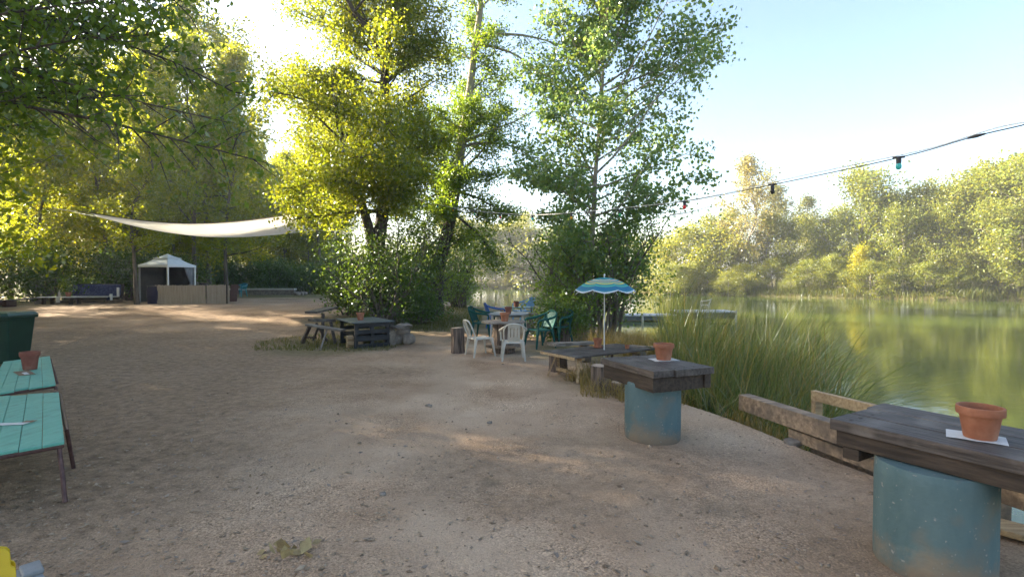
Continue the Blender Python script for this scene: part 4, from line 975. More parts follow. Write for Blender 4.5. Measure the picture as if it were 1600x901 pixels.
plank('plank_bench', 'weathered plank bench along the outer side of the trestle table', 'bench', at(862, 538, 10.0), at(926, 535, 10.9), .24, .06, 'greywood', (.3,))
plank('plank_bench', 'pale weathered plank bench between the trestle table and the reeds', 'bench', at(986, 541, 9.9), at(1072, 546, 10.3), .22, .05, 'greywood', (-.35, .3))
t = thing('potted_plant', 'small dry seedling in a tiny pot on the trestle table', 'plant', atz(980, 545, zt)+Vector((0, 0, .005)))
MB().lathe([(0, 0), (.035, 0), (.045, .07), (.04, .07), (0, .06)], 16).build('pot', MAT['terra'], t, smooth=True)
T = Tree(99)
for k in range(6): T.limb((0, 0, .06), (T.rs.gauss(0, .3), T.rs.gauss(0, .3), 1), .16, .003, nsub=3, sig=.015)
V, Fq = T.leaves(90, .03); fast('foliage', V, Fq, LEAF['drygrass'], t)

# ------------------------------------------------------------------ plastic chairs and the dining tables
def chair(label, loc, rz, mat, arms=True, back='slats', group=None, s_=1.0, name='plastic_chair'):
    t = thing(name, label, 'chair', loc, rz, group); t.scale = (s_,)*3
    m_ = MAT[mat]
    vs, fs = [], []; n_ = 9
    for j in range(n_):
        for i in range(n_):
            x, y = (i/(n_-1)-.5), (j/(n_-1)-.5)
            w_ = .45+.02*y*2; edge_ = max(abs(x), abs(y))*2
            z = .43-.028*(1-(2*x)**2)*(1-(2*y)**2)+.012*y-(.03 if edge_ > .99 else 0)
            sh = 1-.05*(abs(x*2)*abs(y*2))**3
            vs.append((x*w_*sh, y*.44*sh, z))
    for j in range(n_-1):
        for i in range(n_-1): fs.append((j*n_+i, j*n_+i+1, (j+1)*n_+i+1, (j+1)*n_+i))
    MB().add(vs, fs).build('seat', m_, t, smooth=True, thick=.012)
    for sx in (-1, 1):
        for sy in (-1, 1):
            x0, y0, x1, y1 = sx*.195, sy*.185, sx*.25, sy*.26
            top_, bot_ = .44, 0
            pr = []
            for x, y, z, w in ((x1, y1, 0, .018), (x0+(x1-x0)*.4, y0+(y1-y0)*.4, .27, .026), (x0, y0, .425, .04)):
                pr.append([Vector((x-w, y-w*.8, z)), Vector((x+w, y-w*.8, z)), Vector((x+w, y+w*.8, z)), Vector((x-w, y+w*.8, z))])
            m = MB(); vs = [v for r_ in pr for v in r_]
            m.add(vs, [(3, 2, 1, 0), (8, 9, 10, 11)]+[(i*4+k, i*4+(k+1) % 4, i*4+4+(k+1) % 4, i*4+4+k) for i in range(2) for k in range(4)])
            m.build('leg', m_, t, bevel=.006)
    H_ = .82
    def by(z): return -.20-.16*((z-.42)/.4)
    hoop = [(-.205, -.195, .42), (-.215, by(.55), .55), (-.215, by(.68), .68), (-.17, by(.77), .775), (-.08, by(.81), .815), (.08, by(.81), .815), (.17, by(.77), .775), (.215, by(.68), .68), (.215, by(.55), .55), (.205, -.195, .42)]
    bk = MB()
    pts = bez(hoop, 26)
    bk.tube(pts, .017, 8)
    def strip(x0, x1, z0, z1, n=6):
        vs, fs = [], []
        for k in range(n+1):
            z = z0+(z1-z0)*k/n
            for x in (x0, x1): vs.append((x, by(z)-.025*(1-(x/.2)**2)+.004, z))
        for k in range(n): fs.append((2*k, 2*k+1, 2*k+3, 2*k+2))
        v2 = [(x, y-.012, z) for x, y, z in vs]; m_n = len(vs)
        bk.add(vs+v2, fs+[tuple(m_n+i for i in reversed(f)) for f in fs]+[(0, m_n, m_n+1, 1)]+[(2*n+1, m_n+2*n+1, m_n+2*n, 2*n)]+[(2*k, 2*k+2, m_n+2*k+2, m_n+2*k) for k in range(n)]+[(2*k+1, m_n+2*k+1, m_n+2*k+3, 2*k+3) for k in range(n)])
    if back == 'slats':
        for x in (-.105, -.035, .035, .105):
            strip(x-.028, x+.028, .52, .74)
        strip(-.135, .135, .43, .53); strip(-.135, .135, .73, .80)
    elif back == 'open':
        strip(-.06, .06, .43, .80)
    else:
        for k in range(6): strip(-.19+k*.0635, -.19+k*.0635+.058, .46, .80 if 0 < k < 5 else .74)
    bk.build('backrest', m_, t, smooth=True)
    if arms:
        for sx in (-1, 1):
            pa = bez([(sx*.2, by(.76), .765), (sx*.265, -.22, .70), (sx*.285, -.02, .655), (sx*.28, .17, .64), (sx*.262, .225, .58), (sx*.25, .215, .40)], 14)
            MB().tube(pa, [.016, .02, .024, .026, .028, .028, .028, .028, .027, .025, .022, .02, .02, .02, .02], 8).build('armrest', m_, t, smooth=True)
    return t
def gp(u, v): p = gnd(u, v); return (p.x, p.y, gz(p.x, p.y))
x, y = -.72, 11.55
chair('armless white plastic chair with an open back, left of the round table', (x, y, gz(x, y)-.005), R(-62), 'wplastic', False, 'open', s_=1.0)
x, y = .02, 11.0
chair('white plastic armchair with a slatted back, pulled up to the round table', (x, y, gz(x, y)-.005), R(4), 'wplastic', True, 'slats', s_=.98)
x, y = .70, 12.9
chair('dark green plastic armchair right of the round table', (x, y, gz(x, y)), R(122), 'gplastic', True, 'fan', s_=1.12)
x, y = 1.25, 13.9
chair('dark green armchair half hidden in the shrubs behind the other dark green one', (x, y, gz(x, y)), R(135), 'gplastic', True, 'fan', s_=1.1)
x, y = -.82, 14.6
chair('blue-green plastic armchair at the grey rounded table, by the open grass', (x, y, gz(x, y)), R(-105), 'gplastic', True, 'fan', s_=1.12)
x, y = -.55, 17.4
t0 = chair('dark blue plastic chair under a cream cushion at the sea-green table', (x, y, gz(x, y)), R(-75), 'bplastic', True, 'fan', s_=1.08)
o = MB().blob((0, 0, 0), (.42, .42, .12), random.Random(3), 18).build('cushion', MAT['cushion'], smooth=True); o.location = (x+.18, y-.02, gz(x, y)+.70); o.rotation_euler = (.0, .25, 0)
tag(o, 'round cream cushion lying on the dark blue chair', 'cushion')
x, y = .42, 19.6
chair('light blue plastic chair on the lake side of the sea-green table', (x, y, gz(x, y)+.0), R(120), 'cyplastic', True, 'fan', s_=1.2)
# round table on a log core
x, y = -.20, 12.05
t = thing('round_table', 'round grey table on a thick log behind the white chairs', 'table', (x, y, gz(x, y)))
MB().lathe([(0, .70), (.50, .70), (.52, .705), (.52, .735), (.51, .74), (0, .741)], 48).build('tabletop', MAT['greywood'], t, smooth=True)
MB().lathe([(.27, -.02), (.25, .2), (.24, .70)], 24, wob=[1+.04*math.sin(k*1.7) for k in range(24)]).build('log_base', MAT['stumpbark'], t, smooth=True)
MB().lathe([(.25, .15), (.46, .15), (.46, .19), (.25, .19)], 40).build('lower_disc', MAT['timber'], t, smooth=True)
pot('terracotta pot on the round table behind the white chairs', (x+.03, y-.05, gz(x, y)+.743), .23, .20)
x, y = -.08, 14.6
t = thing('dining_table', 'grey plastic table with rounded corners behind the round table', 'table', (x, y, gz(x, y)), R(-6))
vs = []; n_ = 40
for k in range(n_):
    a = 2*math.pi*k/n_; c, s_ = math.cos(a), math.sin(a)
    vs.append((.56*math.copysign(abs(c)**.5, c), .62*math.copysign(abs(s_)**.5, s_)))
MB().add([(a, b_, .71) for a, b_ in vs]+[(a, b_, .74) for a, b_ in vs], [tuple(range(n_-1, -1, -1)), tuple(range(n_, 2*n_))]+[(k, (k+1) % n_, (k+1) % n_+n_, k+n_) for k in range(n_)]).build('tabletop', MAT['tabletop'], t, bevel=.006)
for sx in (-1, 1):
    for sy in (-1, 1): MB().tube([(sx*.42, sy*.46, .71), (sx*.47, sy*.5, 0)], [.03, .022], 10).build('leg', MAT['wplastic'], t, smooth=True)
MB().box((0, 0, .68), (.84, .9, .04)).build('apron', MAT['slate'], t)
pot('dark terracotta pot on the grey plastic table with rounded corners', (x-.02, y-.35, gz(x, y)+.742), .21, .20, mat='terra2')
x, y = .18, 17.9
t = thing('dining_table', 'sea-green table on dark legs nearest the lake', 'table', (x, y, gz(x, y)), R(-3))
MB().box((0, 0, .715), (1.14, .8, .03)).build('tabletop', MAT['tealtop'], t, bevel=.006)
for sx in (-1, 1):
    for sy in (-1, 1): MB().box((sx*.5, sy*.33, .35), (.05, .05, .70)).build('leg', MAT['slate'], t)
pot('red-brown pot on the sea-green table nearest the lake', (x-.03, y-.1, gz(x, y)+.732), .2, .2, mat='terra2')
plank('plank_bench', 'pale plank seat right of the sea-green table', 'bench', at(822, 489, 16.8), at(852, 494, 16.2), .2, .05, 'greywood', (-.35, .35))

# ------------------------------------------------------------------ the black pallet table and its benches
t = thing('pallet_table', 'low table of black pallets with a dark grey top and open shelves', 'table', (-3.88, 12.6, gz(-3.88, 12.6)), R(33))
MB().box((.46, .72, .645), (1.08, 1.56, .03)).build('tabletop', MAT['slate'], t, bevel=.005)
def pal_side(m, y):
    for z in (.05, .24, .41): m.box((.45, y, z), (.88, .022, .12 if z < .4 else .10))
    m.box((.45, y, .575), (.88, .022, .09))
m = MB(); pal_side(m, .0); m.build('pallet', MAT['pallet'], t, bevel=.004)
m = MB(); pal_side(m, 1.42); m.build('pallet', MAT['pallet'], t, bevel=.004)
m = MB()
for x in (.05, .45, .85):
    for y in (.055, 1.365): m.box((x, y, .315), (.08, .085, .63))
m.build('posts', MAT['pallet'], t, bevel=.004)
MB().box((.45, .71, .30), (.80, 1.20, .03)).build('shelf', MAT['pallet'], t, bevel=.004)
lm = Matrix.Rotation(R(33), 3, 'Z')
for i, (dy, z, lab) in enumerate(((.30, .09, 'short yellow split log lying on the ground in the pallet table shelf'), (.42, .235, 'short yellow split log stacked on another in the pallet table shelf'))):
    o = MB().tube([(-.2, 0, 0), (.2, 0, 0)], .085, 14).build('split_log', MAT['palewood'], bevel=.01); w = lm @ Vector((.1, .36 if i == 0 else .37, z)); o.location = (-3.88+w.x, 12.6+w.y, gz(-3.88, 12.6)+z-.01)
    o.rotation_euler = (0, 0, R(35)); tag(o, lab, 'log')
w = lm @ Vector((.33, .62, 0)); pot('square-shouldered bright red pot on the black pallet table', (-3.88+w.x, 12.6+w.y, gz(-3.88, 12.6)+.662), .21, .19, mat='terra')
p = gnd(500, 540)
t = thing('rustic_bench', 'rickety dark wooden trestle bench with a raised back board left of the pallet table', 'bench', (-5.0, 13.4, gz(-5.0, 13.4)), R(-24))
b0 = Vector((-5.0, 13.4, gz(-5.0, 13.4))); Ri = Matrix.Rotation(R(24), 3, 'Z')
def lo(v): return Ri @ (Vector(v)-b0)
MB().beam(lo(at(481, 507, 13.2)), lo(at(536, 516, 12.9)), .22, .045).build('seat', MAT['greywood'], t, bevel=.004)
MB().beam(lo(at(486, 488, 13.6)), lo(at(520, 480, 15.2)), .34, .05).build('back_board', MAT['darkwood'], t, bevel=.004)
MB().beam(lo(at(486, 500, 13.5)), lo(at(520, 500, 14.0)), .3, .07).build('middle_board', MAT['darkwood'], t, bevel=.004)
for (u0, v0, y0, u1, v1, w_) in ((484, 509, 13.2, 472, 536, .08), (512, 512, 13.1, 500, 547, .035), (498, 509, 13.6, 489, 532, .05), (516, 500, 14.2, 524, 536, .07), (494, 505, 13.6, 512, 533, .05), (505, 490, 14.4, 503, 530, .07)):
    f = gnd(u1, v1); MB().beam(lo(at(u0, v0, y0)), lo((f.x, f.y, gz(f.x, f.y)-.01)), w_, w_).build('leg', MAT['darkwood'] if w_ > .04 else MAT['greywood'], t, bevel=.004)
MB().beam(lo(at(478, 527, 13.3)), lo(at(494, 527, 13.5)), .04, .04).build('stretcher', MAT['darkwood2'], t)
t = thing('rock_bench', 'seat of rough stones with a rounded slab on top right of the pallet table', 'bench', gp(626, 538))
q = random.Random(12)
for dx, dy, dz, d, nm in ((-.12, 0, .12, (.34, .3, .3), 'block'), (.2, .05, .13, (.36, .32, .3), 'block'), (.05, .1, .32, (.4, .3, .2), 'block'), (-.26, .25, .12, (.3, .3, .26), 'block'), (.08, .06, .48, (.46, .36, .12), 'slab')):
    MB().blob((dx, dy, dz), d, q, 14, q.uniform(-.4, .4)).build(nm, MAT['stone'], t, smooth=True)
plank('plank_bench', 'short dark plank between the pallet table and the stone seat', 'bench', at(603, 507, 13.4), at(634, 514, 12.9), .2, .045, 'darkwood', (-.3,))
x, y, _ = gp(529, 481)
t = thing('pedestal', 'small white plastic pedestal at the foot of the glossy-leaved shrub', 'pedestal', (x, y, gz(x, y)))
MB().lathe([(.13, 0), (.13, .05), (.08, .09), (.075, .33), (.11, .38), (.12, .42), (0, .42)], 20).build('column', MAT['wplastic'], t, smooth=True)
MB().lathe([(.2, 0), (.2, .02), (.12, .03)], 20, (0, 0, -.0)).build('plate', MAT['wplastic'], t, smooth=True)
x, y, _ = gp(690, 485)
t = thing('lantern', 'small yellow lantern at the foot of the leaning tree', 'lantern', (x, y, gz(x, y)))
MB().lathe([(.10, 0), (.12, .04), (.11, .22), (.05, .28), (0, .29)], 16).build('body', MAT['yplastic'], t, smooth=True)
MB().tube(bez([(-.06, 0, .26), (-.05, 0, .36), (.05, 0, .36), (.06, 0, .26)], 10), .008, 6).build('handle', MAT['black'], t)

# ------------------------------------------------------------------ far end of the clearing: gazebo, counter, sofa, sail
gzc = Vector((-18.95, 28.2, gz(-18.95, 28.2)))
t = thing('gazebo', 'white cloth gazebo with a two-tier roof, dark mesh walls and a tied-back curtain', 'gazebo', gzc, R(-11))
hs, ze, za = .92, 2.02, 2.55
def pyr(h0, z0, h1, z1, drop):
    m = MB(); c0 = [(-h0, -h0), (h0, -h0), (h0, h0), (-h0, h0)]; n = 8; vs, fs = [], []
    for i in range(n+1):
        f = i/n; h_ = h0+(h1-h0)*f; z = z0+(z1-z0)*f-.12*math.sin(math.pi*f)*(z1-z0)
        for a, b_ in c0: vs.append((a/h0*h_, b_/h0*h_, z))
    for i in range(n):
        for k in range(4): fs.append((i*4+k, i*4+(k+1) % 4, i*4+4+(k+1) % 4, i*4+4+k))
    dv = len(vs); vs += [(a, b_, z0-drop) for a, b_ in c0]; fs += [(dv+k, dv+(k+1) % 4, (k+1) % 4, k) for k in range(4)]
    return m.add(vs, fs)
pyr(hs+.02, ze, .36, za-.13, .12).build('roof', MAT['tent'], t, thick=.006)
pyr(.46, za-.14, .01, za+.10, .03).build('vent_cap', MAT['tent'], t, thick=.006)
for sx in (-1, 1):
    for sy in (-1, 1): MB().box((sx*hs*.97, sy*hs*.97, 1.0), (.07, .07, 2.0)).build('post', MAT['curtain'] if (sx, sy) == (-1, -1) else MAT['wmetal'], t, bevel=.005)
MB().box((0, hs*.97, .98), (2*hs*.9, .01, 1.9)).build('mesh_wall', MAT['tentdark'], t)
MB().box((-hs*.97, 0, .98), (.01, 2*hs*.9, 1.9)).build('mesh_wall', MAT['tentdark'], t)
cv = []; cf = []
for i in range(13):
    for j, (z, w_) in enumerate(((.05, .30), (.7, .22), (1.05, .14), (1.4, .24), (1.92, .36))):
        cv.append((hs*.97-.04+.03*math.sin(i*1.9), hs*.9-w_*1.7*i/12, z))
for i in range(12):
    for j in range(4): cf.append((i*5+j, i*5+5+j, i*5+6+j, i*5+j+1))
MB().add(cv, cf).build('curtain', MAT['curtain'], t, smooth=True, thick=.01)
def bamboo(m, a, b_, h):
    a, b_ = Vector(a), Vector(b_); n = int((b_-a).length/.035); q = random.Random(n); vs, fs = [], []
    d = (b_-a).normalized(); nr = Vector((d.y, -d.x, 0))
    for i in range(n+1):
        c = a.lerp(b_, i/n)
        m.tube([c+nr*q.uniform(-.004, .004), c+nr*q.uniform(-.006, .006)+Vector((0, 0, h+q.uniform(-.03, .015)))], .0175, 5)
yb_ = 26.6
e0, e1, e2 = at(243, 472, yb_), at(322, 472, yb_), at(358, 471, yb_+.3)
c0 = Vector((e0.x, e0.y, gz(e0.x, e0.y)))
t = thing('bamboo_counter', 'bar counter screened with bamboo matting in front of the gazebo', 'counter', c0)
m = MB(); bamboo(m, (0, 0, 0), (e1.x-e0.x-.05, 0, 0), .97); m.build('screen', MAT['bamboo'], t, smooth=True)
m = MB(); bamboo(m, (e1.x-e0.x+.02, .06, 0), (e2.x-e0.x, e2.y-e0.y+.02, 0), .98); m.build('screen', MAT['bamboo'], t, smooth=True)
m = MB(); bamboo(m, (e0.x-e0.x+1.62, -.04, 0), (e0.x-e0.x+2.48, -.03, 0), .94); m.build('screen', MAT['bamboo'], t, smooth=True)
for x in (0, e1.x-e0.x, e2.x-e0.x): MB().box((x, .10, .49), (.06, .06, .98)).build('post', MAT['darkwood2'], t)
MB().box(((e1.x-e0.x)/2, .35, .93), (e1.x-e0.x, .5, .04)).build('counter_top', MAT['darkwood'], t)
x, y = c0.x+2.32, c0.y+.35
t = thing('black_box', 'flat black box on the bamboo counter by the curtain', 'box', (x, y, c0.z+.951))
MB().box((0, 0, .05), (.34, .26, .1)).build('case', MAT['black'], t, bevel=.01); MB().box((0, 0, .115), (.36, .28, .03)).build('lid', MAT['tube'], t, bevel=.008)
p = gnd(337, 473)
t = thing('cardboard_box', 'small open cardboard box with a pale flap in front of the bamboo counter', 'box', (p.x, p.y-.1, gz(p.x, p.y)), R(12))
m = MB(); 
for a in ((0, -.15, .16, .34, .012, .32), (0, .15, .16, .34, .012, .32), (-.17, 0, .16, .012, .30, .32), (.17, 0, .16, .012, .30, .32), (0, 0, .01, .34, .3, .02)): m.box(a[:3], a[3:])
m.build('carton', MAT['tealedge'], t); MB().box((.08, -.16, .40), (.34, .02, .16), Matrix.Rotation(.5, 3, 'X')).build('flap', MAT['paper'], t)
MB().box((.02, -.2, .02), (.3, .14, .03)).build('flap', MAT['paper'], t)
p = gnd(364, 471); o = MB().beam((0, 0, 0), (.12, .1, .95), .5, .03).build('board', MAT['tube'], bevel=.004); o.location = (p.x, p.y, gz(p.x, p.y)); o.rotation_euler = (0, 0, R(-60))
tag(o, 'dark red-brown board leaning at the right end of the bamboo counter', 'board')
p = gnd(234, 468)
t = thing('barrel', 'dark navy barrel in the shade between the slim trunk and the bamboo counter', 'barrel', (-.70*26.7, 26.7, gz(-18.7, 26.7)))
MB().lathe([(.27, 0), (.30, .25), (.31, .45), (.30, .65), (.27, .9), (.0, .9)], 24).build('drum', MAT['navy'], t, smooth=True); MB().lathe([(.28, .88), (.28, .93), (0, .94)], 24).build('lid', MAT['black'], t, smooth=True)
# sofa of pallets
y = 27.2; a, b_ = at(100, 470, y), at(181, 470, y); W_ = b_.x-a.x; cx = (a.x+b_.x)/2
t = thing('pallet_sofa', 'pallet sofa with a dark navy patterned back at the far edge of the clearing', 'sofa', (cx, y, gz(cx, y)))
m = MB()
for z in (.03, .15): 
    for k in range(4): m.box((0, -.4+.28*k, z), (W_+.2, .16, .03))
for x in (-1, 0, 1): m.box((x*W_/2*.95, .02, .09), (.12, .95, .09))
m.build('pallet_base', MAT['timber'], t)
MB().box((0, .05, .33), (W_*.86, .75, .06)).build('seat_board', MAT['concrete'], t, bevel=.01)
MB().box((0, .08, .245), (W_*.84, .68, .11)).build('seat_base', MAT['darkwood2'], t)
mb = MB(); mb.box((0, .47, .68), (W_*.92, .16, .62), Matrix.Rotation(-.15, 3, 'X')); mb.build('backrest', MAT['sofa'], t, bevel=.05)
MB().box((0, .60, .62), (W_*.97, .05, .80), Matrix.Rotation(-.15, 3, 'X')).build('back_frame', MAT['darkwood2'], t)
MB().box((W_/2*.93, -.20, .31), (.10, .10, .36)).build('front_post', MAT['wmetal'], t, bevel=.01)
MB().box((W_/2*.98, .2, .58), (.09, .09, .5)).build('arm_post', MAT['wmetal'], t, bevel=.01)
MB().box((W_/2*.86, -.24, .24), (.16, .10, .2)).build('navy_cushion', MAT['navy'], t, bevel=.02)
y = 26.0; a, b_ = at(67, 464, y), at(125, 464, y); cx = (a.x+b_.x)/2; W_ = b_.x-a.x
t = thing('low_table', 'low white-topped table in front of the navy sofa', 'table', (cx, y, gz(cx, y)))
MB().box((0, 0, .36), (W_, .7, .04)).build('tabletop', MAT['concrete'], t, bevel=.01)
for sx in (-1, 1):
    for sy in (-1, 1): MB().box((sx*W_*.36, sy*.24, .17), (.12, .12, .34)).build('leg', MAT['darkwood2'], t)
MB().box((.08, -.30, .22), (.14, .08, .24)).build('white_cloth', MAT['paper'], t, bevel=.01)
pot('dark red pot on the low white-topped table by the navy sofa', (cx+.27, y+.1, gz(cx, y)+.382), .26, .22, mat='terra')
o = MB().lathe([(.035, 0), (.045, .02), (.045, .2), (.015, .28), (.015, .34), (0, .345)], 14).build('bottle', MAT['wplastic'], smooth=True); o.location = (cx-.15, y+.05, gz(cx, y)+.38)
tag(o, 'white bottle standing on the low white-topped table', 'bottle')
plank('log_plank', 'long pale plank resting on logs at the left edge of the clearing', 'plank', at(-30, 472, 24.5), at(64, 465, 26), .26, .06, 'greywood', (-.2, .45))
p = gnd(8, 479); t = thing('crate', 'dark red wooden crate below the long plank on logs', 'crate', (p.x, p.y, gz(p.x, p.y)))
m = MB()
for k in range(3): m.box((0, -.25, .06+.1*k), (.6, .02, .07)); m.box((0, .25, .06+.1*k), (.6, .02, .07)); m.box((-.3, 0, .06+.1*k), (.02, .5, .07)); m.box((.3, 0, .06+.1*k), (.02, .5, .07))
m.build('sides', MAT['tube'], t); MB().box((0, 0, .02), (.6, .5, .02)).build('bottom', MAT['tube'], t)
# teal chair, low white wall
p = at(376, 458, 36); chair('teal plastic chair alone in front of the low white wall', (p.x, p.y, gz(p.x, p.y)), R(170), 'tealplastic', True, 'fan', s_=1.18)
y = 40.5; a, b_ = at(358, 457, y), at(461, 457, y); zz = gz((a.x+b_.x)/2, y)
t = thing('low_wall', 'long low white slab wall at the edge of the meadow', 'wall', ((a.x+b_.x)/2, y, zz))
MB().box((0, 0, .14), (b_.x-a.x, .4, .5)).build('footing', MAT['stone'], t, bevel=.02); MB().box((0, 0, .44), (b_.x-a.x+.1, .5, .12)).build('coping', MAT['wplastic'], t, bevel=.02)
for k in range(3):
    p = at(464+k*6, 457+k, 39+k*.4); o = MB().blob((0, 0, 0), (.45, .4, .35), q, 12).build('boulder', MAT['stone'], smooth=True); o.location = (p.x, p.y, gz(p.x, p.y)+.1)
    tag(o, ('boulder nearest the end of the low white wall', 'middle boulder of three past the low white wall', 'outermost boulder of three past the low white wall')[k], 'boulder')
# sail
t = thing('shade_sail', 'large off-white shade sail stretched between the trees above the clearing', 'shade sail', (-13, 21, 0))
o_ = Vector((-13, 21, 0))
NL, FL, FR, NR_ = at(122, 330, 20.5), at(150, 338, 24.0), at(494, 359.5, 24.2), at(470, 333, 19.4)
vs, fs = [], []; nu, nv = 40, 14
for j in range(nv+1):
    w_ = j/nv
    for i in range(nu+1):
        f = i/nu
        p_ = NL.lerp(NR_, f).lerp(FL.lerp(FR, f), w_)
        sag = (.42+.22*w_)*math.sin(math.pi*f)+.10*math.sin(math.pi*w_)*math.sin(math.pi*f)
        p_ = p_-Vector((0, 0, sag))
        ed = (2*w_-1)
        p_.x += -.38*(1-ed*ed)*(f**6)+.2*(1-ed*ed)*((1-f)**6)
        p_.y += (.3*math.sin(math.pi*f))*(1-2*w_)*.8
        vs.append(p_-o_)
for j in range(nv):
    for i in range(nu): fs.append((j*(nu+1)+i, j*(nu+1)+i+1, (j+1)*(nu+1)+i+1, (j+1)*(nu+1)+i))
MB().add(vs, fs).build('cloth', MAT['sail'], t, smooth=True, thick=.004)
hem = [vs[i]+Vector((0, 0, .012)) for i in range(nu+1)]
MB().tube(hem, .016, 6).build('hem', MAT['tube'], t, smooth=True)
for a, b_ in ((NL, at(84, 325, 22.5)), (FL, at(100, 327, 29)), (FR, at(588, 362, yb-.2)), (NR_, at(588, 318, yb-.3))):
    MB().tube([a-o_, (a+b_)/2-o_-Vector((0, 0, .03)), b_-o_], .014, 5).build('rope', MAT['rope'], t)

# ------------------------------------------------------------------ string of lights
def cab(t_):                            # plan line from the near right to the leaning tree
    return 4-8.0*t_, 4+17.0*t_
vis = [(1640, 181), (1600, 195), (1520, 214), (1402, 247), (1205, 289), (1068, 315), (960, 329), (860, 335.5), (800, 336), (740, 330), (690, 321), (640, 308), (596, 292)]
pts = []
for u, v in vis:
    k = (u-800)/800; t_ = (4-4*k)/(17*k+8.0)
    x, y = cab(t_); pts.append(at(u, v, y))
t = thing('string_lights', 'string of coloured bulbs on a dark cable hung across the clearing to the double-stemmed tree', 'string lights', (0, 12, 0))
o_ = Vector((0, 12, 0)); sm = bez(pts, 90)
MB().tube([p_-o_ for p_ in sm], .0048, 6).build('cable', MAT['cable'], t, smooth=True)
MB().tube([p_-o_+Vector((0, 0, (.010+.022*math.sin(i/90*math.pi*5)**2)*min(1, i/12))) for i, p_ in enumerate(sm)], .0045, 5).build('support_wire', MAT['rope'], t, smooth=True)
def cable_at(u):
    return min(sm, key=lambda p_: abs(800+800*p_.x/p_.y-u))
sm = bez(pts, 900)
for u, gm_ in ((1402, 'aqua'), (1205, 'black'), (1068, 'red'), (968, 'green'), (893, 'amber'), (832, 'aqua'), (782, 'red'), (742, 'green'), (708, 'amber'), (684, 'aqua'), (660, 'red')):
    p_ = cable_at(u)-o_
    sk = MB().lathe([(.0, -.055), (.020, -.055), (.022, -.02), (.018, .0), (.010, .012), (0, .014)], 14, p_).tube([p_+Vector((-.035, 0.03, .003)), p_+Vector((.035, -.03, .003))], .011, 8).build('socket', MAT['cable'], t, smooth=True)
    MB().lathe([(.019, -.055), (.024, -.075), (.022, -.095), (.012, -.108), (0, -.111)], 14, p_).build('bulb', MAT[gm_], sk, smooth=True)
p_ = cable_at(1535)-o_; p2 = cable_at(1508)-o_
MB().tube([p_, p_.lerp(p2, .5), p2], [.008, .014, .008], 8).build('cable_joint', MAT['cable'], t, smooth=True)

# ------------------------------------------------------------------ floating jetty
t = thing('jetty', 'grey floating jetty with a raised outer deck in the lake behind the reeds', 'jetty', (8, 27, WZ))
o_ = Vector((8, 27, WZ))
def jb(name, u0, u1, v, y, d, h, mat, top=True):
    a, b_ = at(u0, v, y)-o_, at(u1, v, y)-o_
    m = MB(); n = max(2, int((b_.x-a.x)/.16))
    for k in range(n): m.box((a.x+(b_.x-a.x)*(k+.5)/n, a.y+d/2, a.z-h/2), ((b_.x-a.x)/n-.012, d, h))
    m.build(name, MAT[mat], t); return a, b_
a, b_ = jb('deck', 955, 1062, 492, 26, 1.3, .06, 'concrete')
MB().box(((a.x+b_.x)/2, a.y+.65, a.z-.17), (b_.x-a.x, 1.2, .2)).build('float', MAT['slate'], t)
a, b_ = jb('raised_deck', 1063, 1152, 486.5, 25.6, 1.6, .06, 'concrete')
MB().box(((a.x+b_.x)/2, a.y+.75, a.z-.22), (b_.x-a.x-.1, 1.4, .30)).build('float', MAT['greywood'], t)
for u, v0 in ((1064, 486), (1004, 494), (1090, 487), (1150, 487)):
    p_ = at(u, v0, 25.5)-o_; MB().tube([(p_.x, p_.y, -1.2), (p_.x, p_.y, p_.z+.08)], .05, 10).build('post', MAT['wplastic'], t, smooth=True)
p = at(1102, 486.5, 26.4)
chair('white plastic chair on the raised end of the floating jetty', (p.x, p.y, p.z+.0), R(60), 'wplastic', True, 'slats', s_=.85)

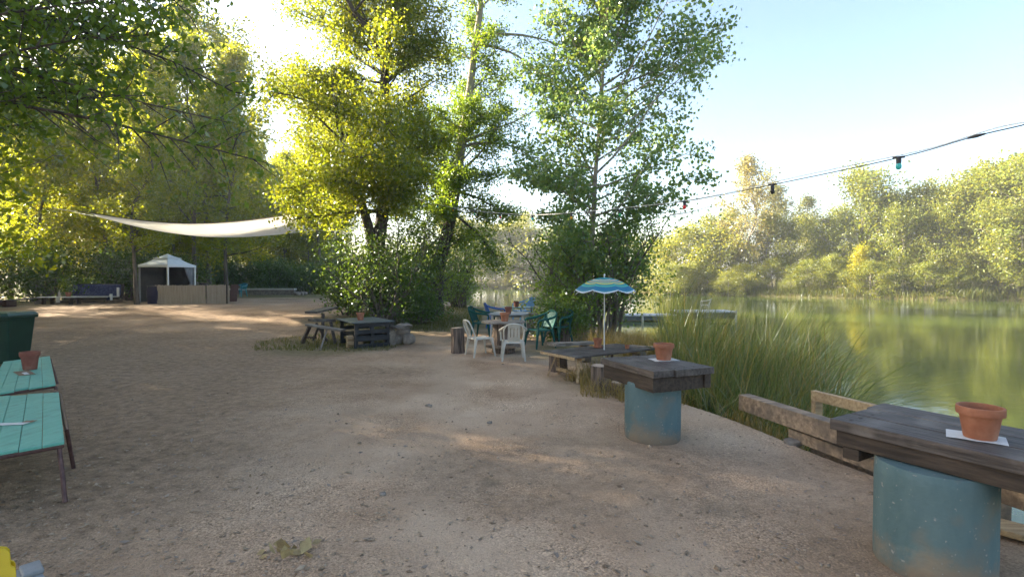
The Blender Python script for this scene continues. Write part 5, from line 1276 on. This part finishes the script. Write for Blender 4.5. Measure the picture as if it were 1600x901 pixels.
# ------------------------------------------------------------------ daylight
HAZE = .0010
SUN_EL, SUN_AZ = 21.0, -69.0           # azimuth from the view direction, negative is left
w = bpy.data.worlds.new('World'); S.world = w; w.use_nodes = True
N, L = w.node_tree.nodes, w.node_tree.links
sk = N.new('ShaderNodeTexSky'); sk.sky_type = 'NISHITA'; sk.sun_disc = False
sk.sun_elevation = R(SUN_EL); sk.sun_rotation = R(SUN_AZ); sk.air_density = 1.0; sk.dust_density = 2.2; sk.ozone_density = 1.0
L.new(sk.outputs[0], N['Background'].inputs[0]); N['Background'].inputs[1].default_value = .069
sd_ = bpy.data.lights.new('sun', 'SUN'); sd_.energy = 5.0; sd_.angle = R(.55); sd_.color = (1, .89, .70)
so = bpy.data.objects.new('sun', sd_); C.objects.link(so)
dirv = Vector((math.sin(R(SUN_AZ))*math.cos(R(SUN_EL)), math.cos(R(SUN_AZ))*math.cos(R(SUN_EL)), math.sin(R(SUN_EL))))
so.rotation_euler = (-dirv).to_track_quat('-Z', 'Y').to_euler()

hm_ = bpy.data.materials.new('haze_air'); hm_.use_nodes = True; N, L = hm_.node_tree.nodes, hm_.node_tree.links; N.clear()
pv = N.new('ShaderNodeVolumePrincipled'); pv.inputs['Color'].default_value = (.95, .96, 1, 1); pv.inputs['Density'].default_value = HAZE; pv.inputs['Anisotropy'].default_value = .2
L.new(pv.outputs[0], N.new('ShaderNodeOutputMaterial').inputs['Volume'])
if HAZE: tag(MB().box((0, 262, 9.2), (1060, 690, 23.6)).build('haze', hm_), 'thin pale evening haze over the lake', 'haze', kind='stuff')

cam = bpy.data.cameras.new('camera'); cam.sensor_width = 36; cam.lens = 18; cam.clip_end = 2000; cam.clip_start = .05
co = bpy.data.objects.new('camera', cam); C.objects.link(co); co.location = (0, 0, CAMZ); co.rotation_euler = (math.pi/2-PITCH, 0, 0); S.camera = co
S.view_settings.view_transform = 'Standard'; S.view_settings.look = 'None'; S.view_settings.gamma = 1; S.view_settings.exposure = 2.8
S.view_settings.use_curve_mapping = False
S.render.engine = 'CYCLES'; cy = S.cycles
cy.use_denoising = True; cy.max_bounces = 10; cy.diffuse_bounces = 6; cy.glossy_bounces = 3; cy.transmission_bounces = 4; cy.transparent_max_bounces = 4
cy.sample_clamp_indirect = 8; cy.use_adaptive_sampling = True; cy.adaptive_threshold = .02
